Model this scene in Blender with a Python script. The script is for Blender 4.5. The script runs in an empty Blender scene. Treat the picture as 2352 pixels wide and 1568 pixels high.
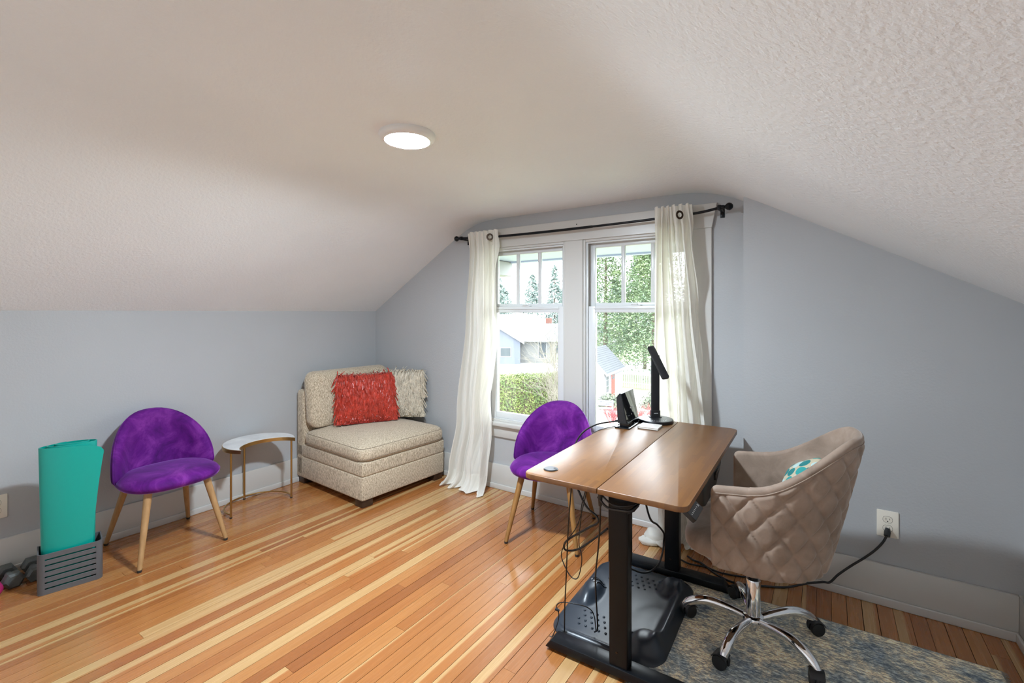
import bpy, bmesh, math, random
from mathutils import Vector, Matrix, noise, Euler

random.seed(7)
SC = bpy.context.scene
COL = SC.collection
PI = math.pi

# ------------------------------------------------------------------ camera
YAW = 0.5931
cam_d = bpy.data.cameras.new('camera')
cam_d.sensor_width = 36.0
cam_d.lens = 1073.16 / 2352 * 36.0
cam_d.shift_y = -(784 - 717.02) / 2352
cam_d.clip_start = 0.02
cam_d.clip_end = 600
cam = bpy.data.objects.new('camera', cam_d)
cam.location = (0, 0, 1.4)
cam.rotation_euler = (PI / 2, 0, YAW)
COL.objects.link(cam)
SC.camera = cam

# ------------------------------------------------------------------ world, exposure
W = bpy.data.worlds.new('overcast_sky')
SC.world = W
W.use_nodes = True
bg = W.node_tree.nodes['Background']
bg.inputs['Color'].default_value = (0.86, 0.93, 1.0, 1)
bg.inputs['Strength'].default_value = 6.5
SC.view_settings.view_transform = 'Standard'
SC.view_settings.look = 'None'
SC.view_settings.gamma = 1.0
SC.view_settings.use_curve_mapping = False
SC.view_settings.exposure = 1.2
SC.cycles.max_bounces = 12
SC.cycles.diffuse_bounces = 7
SC.cycles.transparent_max_bounces = 16
SC.cycles.sample_clamp_indirect = 8.0

LAMP_STRENGTH = 430.0

# room numbers (metres)
XL, XR = -3.653, 0.695          # left and right knee wall
YB, YJ = 3.036, 2.865           # window wall, projecting right part of it
YF = -0.45                      # wall behind the camera
XJ = -0.383                     # the step between the two
BB = 0.194                      # baseboard height
KZL, KZR = 1.41, 1.435


def ceil_z(x):
    a = KZL + 0.602 * (x - XL)
    b = 2.150
    c = KZR + 0.566 * (XR - x)
    k = 0.045
    m = min(a, b, c)
    return m - k * math.log(sum(math.exp(-(v - m) / k) for v in (a, b, c)))


# portals so that the sky light finds the two window openings
for i, (xa, xb) in enumerate(((-2.29, -1.57), (-1.432, -0.69))):
    ld = bpy.data.lights.new('window_portal', 'AREA')
    ld.shape = 'RECTANGLE'
    ld.size = xb - xa
    ld.size_y = 1.38
    ld.cycles.is_portal = True
    lo = bpy.data.objects.new('window_portal', ld)
    lo.location = ((xa + xb) / 2, YB + 0.17, 1.22)
    lo.rotation_euler = (-PI / 2, 0, 0)
    COL.objects.link(lo)


# ------------------------------------------------------------------ node helpers
def new_mat(name):
    m = bpy.data.materials.new(name)
    m.use_nodes = True
    nt = m.node_tree
    b = nt.nodes['Principled BSDF']
    return m, nt, b


def N(nt, typ, **kw):
    n = nt.nodes.new(typ)
    for k, v in kw.items():
        if k in n.inputs:
            n.inputs[k].default_value = v
        else:
            setattr(n, k, v)
    return n


def L(nt, a, b):
    nt.links.new(a, b)


def coords(nt, kind='Object', scale=(1, 1, 1)):
    tc = N(nt, 'ShaderNodeTexCoord')
    mp = N(nt, 'ShaderNodeMapping')
    mp.inputs['Scale'].default_value = scale
    L(nt, tc.outputs[kind], mp.inputs['Vector'])
    return mp.outputs['Vector']


def ramp(nt, fac, stops):
    r = N(nt, 'ShaderNodeValToRGB')
    e = r.color_ramp.elements
    while len(e) < len(stops):
        e.new(0.5)
    for i, (p, c) in enumerate(stops):
        e[i].position = p
        e[i].color = (c[0], c[1], c[2], 1) if len(c) == 3 else c
    L(nt, fac, r.inputs['Fac'])
    return r.outputs['Color']


def mixc(nt, fac, a, b, mode='MIX'):
    m = N(nt, 'ShaderNodeMix', data_type='RGBA', blend_type=mode)
    for sock, v in ((m.inputs[0], fac), (m.inputs[6], a), (m.inputs[7], b)):
        if hasattr(v, 'is_output'):
            L(nt, v, sock)
        elif isinstance(v, (int, float)):
            sock.default_value = v
        else:
            sock.default_value = (v[0], v[1], v[2], 1)
    return m.outputs[2]


def math_n(nt, op, a, b=0.0, c=None):
    m = N(nt, 'ShaderNodeMath', operation=op)
    for s, v in zip(m.inputs, (a, b, c)):
        if v is None:
            continue
        if hasattr(v, 'is_output'):
            L(nt, v, s)
        else:
            s.default_value = v
    return m.outputs[0]


def bump(nt, bsdf, height, strength=0.3, dist=0.01):
    b = N(nt, 'ShaderNodeBump')
    b.inputs['Strength'].default_value = strength
    b.inputs['Distance'].default_value = dist
    L(nt, height, b.inputs['Height'])
    L(nt, b.outputs['Normal'], bsdf.inputs['Normal'])


def simple(name, col, rough=0.5, metal=0.0, var=0.0, vscale=8.0, col2=None, bscale=None, bstr=0.2, bdist=0.004,
           sheen=0.0, coat=0.0, spec=None, stretch=(1, 1, 1), sheen_tint=None):
    m, nt, b = new_mat(name)
    b.inputs['Base Color'].default_value = (*col, 1)
    b.inputs['Roughness'].default_value = rough
    b.inputs['Metallic'].default_value = metal
    if spec is not None:
        b.inputs['Specular IOR Level'].default_value = spec
    if sheen:
        b.inputs['Sheen Weight'].default_value = sheen
        b.inputs['Sheen Roughness'].default_value = 0.35
        if sheen_tint:
            b.inputs['Sheen Tint'].default_value = (*sheen_tint, 1)
    if coat:
        b.inputs['Coat Weight'].default_value = coat
        b.inputs['Coat Roughness'].default_value = 0.12
    v = coords(nt, 'Object', stretch)
    if var or col2:
        c2 = col2 or tuple(max(0, c * (1 - var)) for c in col)
        n = N(nt, 'ShaderNodeTexNoise', Scale=vscale, Detail=5.0, Roughness=0.6)
        L(nt, v, n.inputs['Vector'])
        L(nt, ramp(nt, n.outputs['Fac'], [(0.32, c2), (0.68, col)]), b.inputs['Base Color'])
    if bscale:
        n2 = N(nt, 'ShaderNodeTexNoise', Scale=bscale, Detail=4.0)
        L(nt, v, n2.inputs['Vector'])
        bump(nt, b, n2.outputs['Fac'], bstr, bdist)
    return m


MAT = {}


def build_materials():
    # painted walls with orange-peel texture
    def paint(name, col, scale, strength, dist, rough=0.62):
        m, nt, b = new_mat(name)
        v = coords(nt)
        n = N(nt, 'ShaderNodeTexNoise', Scale=scale, Detail=3.0, Roughness=0.55)
        L(nt, v, n.inputs['Vector'])
        n2 = N(nt, 'ShaderNodeTexNoise', Scale=1.3, Detail=2.0)
        L(nt, v, n2.inputs['Vector'])
        c2 = tuple(c * 0.95 for c in col)
        L(nt, ramp(nt, n2.outputs['Fac'], [(0.35, c2), (0.65, col)]), b.inputs['Base Color'])
        b.inputs['Roughness'].default_value = rough
        bump(nt, b, n.outputs['Fac'], strength, dist)
        return m
    MAT['wall'] = paint('grey_wall_paint', (0.445, 0.455, 0.465), 95.0, 0.22, 0.004, 0.5)
    MAT['ceiling'] = paint('ceiling_paint', (0.86, 0.88, 0.895), 70.0, 0.48, 0.007, 0.6)
    MAT['trim'] = simple('white_trim_paint', (0.56, 0.545, 0.515), 0.32, bscale=14, bstr=0.05)
    MAT['vinyl'] = simple('white_window_frame', (0.66, 0.67, 0.67), 0.28)
    MAT['subfloor'] = simple('subfloor', (0.09, 0.05, 0.025), 0.8)

    # fir planks: tone, sapwood stripe and grain offset come from the plank's own colour
    m, nt, b = new_mat('fir_plank')
    oi = N(nt, 'ShaderNodeObjectInfo')
    sep = N(nt, 'ShaderNodeSeparateColor')
    L(nt, oi.outputs['Color'], sep.inputs[0])
    tone, sap, seed = sep.outputs[0], sep.outputs[1], sep.outputs[2]
    tc = N(nt, 'ShaderNodeTexCoord')
    addv = N(nt, 'ShaderNodeVectorMath', operation='ADD')
    cmb = N(nt, 'ShaderNodeCombineXYZ')
    L(nt, math_n(nt, 'MULTIPLY', seed, 37.0), cmb.inputs[0])
    L(nt, math_n(nt, 'MULTIPLY', seed, 91.0), cmb.inputs[1])
    L(nt, tc.outputs['Object'], addv.inputs[0])
    L(nt, cmb.outputs[0], addv.inputs[1])
    mp = N(nt, 'ShaderNodeMapping')
    mp.inputs['Scale'].default_value = (60, 1.6, 1)
    L(nt, addv.outputs[0], mp.inputs['Vector'])
    g = N(nt, 'ShaderNodeTexNoise', Scale=1.0, Detail=4.0, Roughness=0.6, Distortion=0.3)
    L(nt, mp.outputs['Vector'], g.inputs['Vector'])
    mp2 = N(nt, 'ShaderNodeMapping')
    mp2.inputs['Scale'].default_value = (9, 0.8, 1)
    L(nt, addv.outputs[0], mp2.inputs['Vector'])
    g2 = N(nt, 'ShaderNodeTexNoise', Scale=1.0, Detail=2.0)
    L(nt, mp2.outputs['Vector'], g2.inputs['Vector'])
    heart = ramp(nt, tone, [(0.0, (0.30, 0.098, 0.024)), (0.5, (0.43, 0.162, 0.042)), (1.0, (0.52, 0.245, 0.078))])
    heart = mixc(nt, math_n(nt, 'MULTIPLY', g2.outputs['Fac'], 0.45), heart, (0.30, 0.11, 0.035))
    pale = (0.53, 0.32, 0.135)
    sx = N(nt, 'ShaderNodeSeparateXYZ')
    L(nt, tc.outputs['Object'], sx.inputs[0])
    # sap in 0..1: position of the sapwood edge across the board, wandering a little along it
    wob = math_n(nt, 'MULTIPLY', math_n(nt, 'SUBTRACT', g2.outputs['Fac'], 0.5), 0.03)
    xx = math_n(nt, 'ADD', sx.outputs[0], wob)
    edge = math_n(nt, 'MULTIPLY', math_n(nt, 'SUBTRACT', sap, 0.5), 0.11)
    fac = N(nt, 'ShaderNodeMapRange')
    fac.inputs[1].default_value = -0.004
    fac.inputs[2].default_value = 0.004
    L(nt, math_n(nt, 'SUBTRACT', edge, xx), fac.inputs[0])
    colr = mixc(nt, fac.outputs[0], heart, pale)
    colr = mixc(nt, 0.30, colr, ramp(nt, g.outputs['Fac'], [(0.3, (0.55, 0.42, 0.3)), (0.62, (1, 1, 1))]), 'MULTIPLY')
    L(nt, colr, b.inputs['Base Color'])
    rr = N(nt, 'ShaderNodeMapRange')
    rr.inputs[3].default_value = 0.20
    rr.inputs[4].default_value = 0.34
    L(nt, g.outputs['Fac'], rr.inputs[0])
    L(nt, rr.outputs[0], b.inputs['Roughness'])
    b.inputs['Coat Weight'].default_value = 0.55
    b.inputs['Coat Roughness'].default_value = 0.16
    bump(nt, b, g.outputs['Fac'], 0.06, 0.002)
    MAT['plank'] = m

    # desk tops
    def wood_top(name, ca, cb, cc, rough):
        m, nt, b = new_mat(name)
        v = coords(nt, 'Object', (55, 2.2, 8))
        g = N(nt, 'ShaderNodeTexNoise', Scale=1.0, Detail=5.0, Roughness=0.6)
        L(nt, v, g.inputs['Vector'])
        v2 = coords(nt, 'Object', (1, 1, 1))
        br = N(nt, 'ShaderNodeTexBrick')
        mp = N(nt, 'ShaderNodeMapping')
        mp.inputs['Rotation'].default_value = (0, 0, PI / 2)
        L(nt, v2, mp.inputs['Vector'])
        L(nt, mp.outputs['Vector'], br.inputs['Vector'])
        br.inputs['Scale'].default_value = 1.0
        br.inputs['Mortar Size'].default_value = 0.0
        br.inputs['Brick Width'].default_value = 0.22
        br.inputs['Row Height'].default_value = 0.019
        br.inputs['Color1'].default_value = (0, 0, 0, 1)
        br.inputs['Color2'].default_value = (1, 1, 1, 1)
        base = ramp(nt, br.outputs['Color'], [(0.0, ca), (1.0, cb)])
        col = mixc(nt, math_n(nt, 'MULTIPLY', g.outputs['Fac'], 0.45), base, cc)
        L(nt, col, b.inputs['Base Color'])
        b.inputs['Roughness'].default_value = rough
        b.inputs['Specular IOR Level'].default_value = 0.85
        bump(nt, b, g.outputs['Fac'], 0.10, 0.001)
        return m
    MAT['desk'] = wood_top('bamboo_desktop', (0.175, 0.066, 0.012), (0.235, 0.095, 0.018), (0.09, 0.03, 0.006), 0.42)
    MAT['desk_edge'] = simple('desk_edge', (0.30, 0.11, 0.03), 0.4, var=0.3, vscale=30)

    # velvets and fabrics
    m, nt, b = new_mat('purple_velvet')
    v = coords(nt)
    n = N(nt, 'ShaderNodeTexNoise', Scale=6.0, Detail=6.0, Roughness=0.65, Distortion=0.8)
    L(nt, v, n.inputs['Vector'])
    L(nt, ramp(nt, n.outputs['Fac'], [(0.34, (0.05, 0.002, 0.095)), (0.52, (0.11, 0.007, 0.18)), (0.72, (0.23, 0.035, 0.30))]),
      b.inputs['Base Color'])
    b.inputs['Roughness'].default_value = 0.75
    b.inputs['Specular IOR Level'].default_value = 0.2
    b.inputs['Sheen Weight'].default_value = 0.9
    b.inputs['Sheen Roughness'].default_value = 0.3
    b.inputs['Sheen Tint'].default_value = (0.62, 0.30, 0.95, 1)
    n2 = N(nt, 'ShaderNodeTexNoise', Scale=220.0, Detail=2.0)
    L(nt, v, n2.inputs['Vector'])
    bump(nt, b, n2.outputs['Fac'], 0.15, 0.002)
    MAT['purple'] = m

    m, nt, b = new_mat('taupe_velvet')
    v = coords(nt)
    n = N(nt, 'ShaderNodeTexNoise', Scale=9.0, Detail=5.0, Roughness=0.6, Distortion=0.5)
    L(nt, v, n.inputs['Vector'])
    L(nt, ramp(nt, n.outputs['Fac'], [(0.32, (0.225, 0.165, 0.125)), (0.6, (0.335, 0.25, 0.195)), (0.8, (0.42, 0.33, 0.265))]),
      b.inputs['Base Color'])
    b.inputs['Roughness'].default_value = 0.7
    b.inputs['Specular IOR Level'].default_value = 0.25
    b.inputs['Sheen Weight'].default_value = 0.55
    b.inputs['Sheen Roughness'].default_value = 0.35
    b.inputs['Sheen Tint'].default_value = (0.95, 0.86, 0.78, 1)
    MAT['taupe'] = m

    m, nt, b = new_mat('beige_woven_upholstery')
    v = coords(nt)
    n = N(nt, 'ShaderNodeTexNoise', Scale=190.0, Detail=2.0, Roughness=0.7)
    v3 = coords(nt, 'Object', (1, 1, 0.35))
    L(nt, v3, n.inputs['Vector'])
    n2 = N(nt, 'ShaderNodeTexNoise', Scale=5.0, Detail=3.0)
    L(nt, v, n2.inputs['Vector'])
    c = ramp(nt, n.outputs['Fac'], [(0.34, (0.29, 0.225, 0.15)), (0.5, (0.53, 0.435, 0.315)), (0.66, (0.77, 0.66, 0.50))])
    c = mixc(nt, math_n(nt, 'MULTIPLY', n2.outputs['Fac'], 0.22), c, (0.36, 0.29, 0.21))
    L(nt, c, b.inputs['Base Color'])
    b.inputs['Roughness'].default_value = 0.9
    b.inputs['Specular IOR Level'].default_value = 0.15
    b.inputs['Sheen Weight'].default_value = 0.25
    bump(nt, b, n.outputs['Fac'], 0.35, 0.002)
    MAT['sofa'] = m
    MAT['seam'] = simple('dark_seam', (0.24, 0.19, 0.14), 0.9)

    MAT['red_strand'] = simple('red_fringe', (0.62, 0.055, 0.03), 0.4, var=0.5, vscale=30, sheen=0.3)
    MAT['red_body'] = simple('red_cloth', (0.24, 0.014, 0.012), 0.8)
    MAT['cream_strand'] = simple('cream_fringe', (0.72, 0.63, 0.49), 0.55, var=0.3, vscale=30)
    MAT['cream_body'] = simple('cream_cloth', (0.38, 0.32, 0.24), 0.9)

    # sheer crinkled curtain
    m, nt, b = new_mat('sheer_cream_curtain')
    nt.nodes.remove(b)
    out = nt.nodes['Material Output']
    uv = N(nt, 'ShaderNodeTexCoord')
    mp = N(nt, 'ShaderNodeMapping')
    mp.inputs['Scale'].default_value = (44, 1.3, 1)
    L(nt, uv.outputs['UV'], mp.inputs['Vector'])
    n = N(nt, 'ShaderNodeTexNoise', Scale=1.0, Detail=3.0, Distortion=0.4)
    L(nt, mp.outputs['Vector'], n.inputs['Vector'])
    bp = N(nt, 'ShaderNodeBump')
    bp.inputs['Strength'].default_value = 0.35
    bp.inputs['Distance'].default_value = 0.006
    L(nt, n.outputs['Fac'], bp.inputs['Height'])
    d = N(nt, 'ShaderNodeBsdfDiffuse')
    d.inputs['Color'].default_value = (0.90, 0.885, 0.83, 1)
    L(nt, bp.outputs['Normal'], d.inputs['Normal'])
    t = N(nt, 'ShaderNodeBsdfTranslucent')
    t.inputs['Color'].default_value = (0.92, 0.88, 0.80, 1)
    tr = N(nt, 'ShaderNodeBsdfTransparent')
    m1 = N(nt, 'ShaderNodeMixShader')
    m1.inputs[0].default_value = 0.34
    L(nt, d.outputs[0], m1.inputs[1])
    L(nt, t.outputs[0], m1.inputs[2])
    m2 = N(nt, 'ShaderNodeMixShader')
    L(nt, ramp(nt, n.outputs['Fac'], [(0.42, (0.02, 0.02, 0.02)), (0.62, (0.14, 0.14, 0.14))]), m2.inputs[0])
    L(nt, m1.outputs[0], m2.inputs[1])
    L(nt, tr.outputs[0], m2.inputs[2])
    L(nt, m2.outputs[0], out.inputs[0])
    MAT['curtain'] = m

    # window glass: mostly clear, mirror-like at grazing angles
    m, nt, b = new_mat('window_glass')
    nt.nodes.remove(b)
    out = nt.nodes['Material Output']
    fr = N(nt, 'ShaderNodeFresnel')
    fr.inputs['IOR'].default_value = 1.45
    tr = N(nt, 'ShaderNodeBsdfTransparent')
    tr.inputs['Color'].default_value = (0.97, 0.985, 0.98, 1)
    gl = N(nt, 'ShaderNodeBsdfGlossy')
    gl.inputs['Roughness'].default_value = 0.0
    mx = N(nt, 'ShaderNodeMixShader')
    L(nt, fr.outputs[0], mx.inputs[0])
    L(nt, tr.outputs[0], mx.inputs[1])
    L(nt, gl.outputs[0], mx.inputs[2])
    L(nt, mx.outputs[0], out.inputs[0])
    MAT['glass'] = m

    MAT['black_metal'] = simple('black_powder_coat', (0.005, 0.006, 0.008), 0.32, spec=0.25, bscale=400, bstr=0.05, bdist=0.001)
    MAT['black_plastic'] = simple('black_plastic', (0.012, 0.013, 0.015), 0.38)
    MAT['gloss_black'] = simple('gloss_black', (0.004, 0.005, 0.007), 0.04)
    MAT['red_plastic'] = simple('dark_red_plastic', (0.09, 0.008, 0.012), 0.4)
    MAT['cable'] = simple('black_cable', (0.010, 0.010, 0.011), 0.35)
    MAT['rubber'] = simple('black_rubber_mat', (0.022, 0.03, 0.042), 0.34, bscale=350, bstr=0.12, bdist=0.001)
    MAT['wheel'] = simple('castor_rubber', (0.008, 0.009, 0.011), 0.5)
    MAT['chrome'] = simple('chrome', (0.80, 0.80, 0.81), 0.07, 1.0)
    MAT['gold'] = simple('brushed_gold', (0.52, 0.34, 0.13), 0.34, 1.0)
    MAT['marble'] = simple('white_marble', (0.82, 0.82, 0.81), 0.25, col2=(0.62, 0.63, 0.64), vscale=6)
    MAT['oak'] = simple('oak_leg', (0.44, 0.255, 0.11), 0.45, col2=(0.34, 0.185, 0.07), vscale=9, stretch=(6, 6, 0.7))
    MAT['walnut'] = simple('warm_wood_leg', (0.34, 0.17, 0.05), 0.4, col2=(0.25, 0.115, 0.03), vscale=9, stretch=(6, 6, 0.7))
    MAT['glide'] = simple('black_foot_glide', (0.02, 0.02, 0.02), 0.5)
    MAT['dark_leg'] = simple('dark_stained_leg', (0.045, 0.022, 0.012), 0.4)
    MAT['mat_teal'] = simple('teal_foam', (0.0, 0.32, 0.26), 0.36, bscale=300, bstr=0.1, bdist=0.001)
    MAT['holder'] = simple('grey_plastic_holder', (0.105, 0.105, 0.11), 0.5, bscale=300, bstr=0.05, bdist=0.001)
    MAT['iron'] = simple('grey_cast_iron', (0.10, 0.11, 0.105), 0.5, var=0.4, vscale=40, bscale=200, bstr=0.2)
    MAT['pink'] = simple('pink_vinyl', (0.42, 0.02, 0.13), 0.42)
    MAT['plate'] = simple('ivory_outlet_plate', (0.78, 0.73, 0.63), 0.35)
    MAT['slot'] = simple('dark_slot', (0.03, 0.027, 0.022), 0.6)
    MAT['white_plastic'] = simple('white_plastic', (0.82, 0.82, 0.80), 0.4)
    MAT['bronze'] = simple('dark_bronze', (0.05, 0.03, 0.018), 0.35, 0.7)
    MAT['paper'] = simple('notebook_paper', (0.78, 0.74, 0.66), 0.7)
    MAT['ink'] = simple('white_print', (0.75, 0.76, 0.78), 0.5)

    m, nt, b = new_mat('notebook_cover')
    v = coords(nt)
    ck = N(nt, 'ShaderNodeTexChecker', Scale=260.0)
    ck.inputs['Color1'].default_value = (0.80, 0.76, 0.71, 1)
    ck.inputs['Color2'].default_value = (0.50, 0.46, 0.43, 1)
    L(nt, v, ck.inputs['Vector'])
    L(nt, ck.outputs[0], b.inputs['Base Color'])
    b.inputs['Roughness'].default_value = 0.5
    MAT['notebook'] = m

    m, nt, b = new_mat('lamp_diffuser')
    b.inputs['Base Color'].default_value = (1, 0.97, 0.9, 1)
    b.inputs['Emission Color'].default_value = (0.765, 0.89, 1.0, 1)
    b.inputs['Emission Strength'].default_value = LAMP_STRENGTH
    MAT['diffuser'] = m

    # distressed rug
    m, nt, b = new_mat('distressed_rug')
    v = coords(nt)
    n = N(nt, 'ShaderNodeTexNoise', Scale=5.5, Detail=7.0, Roughness=0.75, Distortion=0.3)
    L(nt, v, n.inputs['Vector'])
    n2 = N(nt, 'ShaderNodeTexNoise', Scale=70.0, Detail=4.0, Roughness=0.8)
    L(nt, coords(nt, 'Object', (0.6, 1.6, 1)), n2.inputs['Vector'])
    big = ramp(nt, n.outputs['Fac'], [(0.30, (0.030, 0.052, 0.095)), (0.44, (0.115, 0.14, 0.16)), (0.56, (0.23, 0.225, 0.195)),
                                      (0.70, (0.36, 0.34, 0.29))])
    fine = ramp(nt, n2.outputs['Fac'], [(0.38, (0.13, 0.16, 0.20)), (0.5, (0.52, 0.5, 0.46)), (0.64, (1.25, 1.2, 1.08))])
    c = mixc(nt, 0.85, big, fine, 'MULTIPLY')
    c = mixc(nt, 1.0, c, (5.6, 5.2, 4.7), 'MULTIPLY')
    L(nt, c, b.inputs['Base Color'])
    b.inputs['Roughness'].default_value = 0.95
    b.inputs['Specular IOR Level'].default_value = 0.1
    bump(nt, b, n2.outputs['Fac'], 0.6, 0.004)
    MAT['rug'] = m
    MAT['rug_edge'] = simple('rug_binding', (0.30, 0.29, 0.26), 0.95)

    # teal oval print cushion
    m, nt, b = new_mat('teal_oval_print')
    uv = N(nt, 'ShaderNodeTexCoord')
    mp = N(nt, 'ShaderNodeMapping')
    mp.inputs['Scale'].default_value = (4.2, 6.2, 1)
    L(nt, uv.outputs['UV'], mp.inputs['Vector'])
    vo = N(nt, 'ShaderNodeTexVoronoi', Scale=1.0, Randomness=0.35)
    vo.voronoi_dimensions = '2D'
    L(nt, mp.outputs['Vector'], vo.inputs['Vector'])
    hs = N(nt, 'ShaderNodeSeparateColor')
    L(nt, vo.outputs['Color'], hs.inputs[0])
    dots = ramp(nt, hs.outputs[0], [(0.0, (0.012, 0.16, 0.17)), (0.36, (0.012, 0.20, 0.20)), (0.40, (0.42, 0.60, 0.60)),
                                    (0.66, (0.45, 0.62, 0.61)), (0.70, (0.02, 0.28, 0.27)), (1.0, (0.03, 0.33, 0.31))])
    vr = N(nt, 'ShaderNodeMapRange')
    vr.inputs[1].default_value = 0.47
    vr.inputs[2].default_value = 0.49
    L(nt, vo.outputs['Distance'], vr.inputs[0])
    L(nt, mixc(nt, vr.outputs[0], dots, (0.50, 0.44, 0.31)), b.inputs['Base Color'])
    b.inputs['Roughness'].default_value = 0.85
    MAT['teal_print'] = m

    # outdoors
    MAT['siding'] = simple('white_lap_siding', (0.24, 0.24, 0.245), 0.6)
    MAT['blue_siding'] = simple('pale_blue_siding', (0.11, 0.12, 0.15), 0.6)
    MAT['cream_siding'] = simple('cream_siding', (0.15, 0.148, 0.14), 0.6)
    MAT['soffit'] = simple('pale_blue_soffit', (0.36, 0.4, 0.54), 0.5)
    MAT['shingle'] = simple('grey_shingle', (0.075, 0.078, 0.085), 0.9, var=0.25, vscale=3)
    MAT['shingle2'] = simple('pale_shingle', (0.085, 0.085, 0.09), 0.9, var=0.2, vscale=3)
    MAT['red_door'] = simple('red_door_paint', (0.28, 0.05, 0.035), 0.45)
    MAT['dark_pane'] = simple('dark_window_pane', (0.06, 0.07, 0.08), 0.1)
    MAT['brick'] = simple('red_brick', (0.14, 0.06, 0.045), 0.9)
    MAT['grass'] = simple('lawn', (0.22, 0.235, 0.12), 0.95, var=0.35, vscale=0.6)
    MAT['soil'] = simple('garden_soil', (0.32, 0.27, 0.24), 0.95, var=0.4, vscale=1.2)
    MAT['asphalt'] = simple('street_asphalt', (0.32, 0.32, 0.33), 0.9)
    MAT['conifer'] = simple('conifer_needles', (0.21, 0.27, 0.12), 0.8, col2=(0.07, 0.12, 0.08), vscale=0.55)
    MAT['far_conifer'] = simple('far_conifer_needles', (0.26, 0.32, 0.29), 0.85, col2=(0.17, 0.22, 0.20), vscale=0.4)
    MAT['hedge'] = simple('hedge_leaves', (0.16, 0.19, 0.05), 0.7, col2=(0.06, 0.10, 0.025), vscale=1.4)
    MAT['shrub'] = simple('grey_green_shrub', (0.12, 0.14, 0.09), 0.85, var=0.4, vscale=2)
    MAT['twig'] = simple('bare_twig', (0.2, 0.175, 0.14), 0.9, var=0.3, vscale=2)
    MAT['red_twig'] = simple('red_twig', (0.3, 0.07, 0.065), 0.8)
    MAT['bark'] = simple('bark', (0.10, 0.075, 0.055), 0.95)
    MAT['fence'] = simple('white_fence', (0.35, 0.35, 0.34), 0.8)
    MAT['timber'] = simple('weathered_timber', (0.40, 0.36, 0.34), 0.9, var=0.3, vscale=4)
    MAT['bench'] = simple('blue_grey_bench', (0.26, 0.26, 0.34), 0.7)


build_materials()


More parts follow.
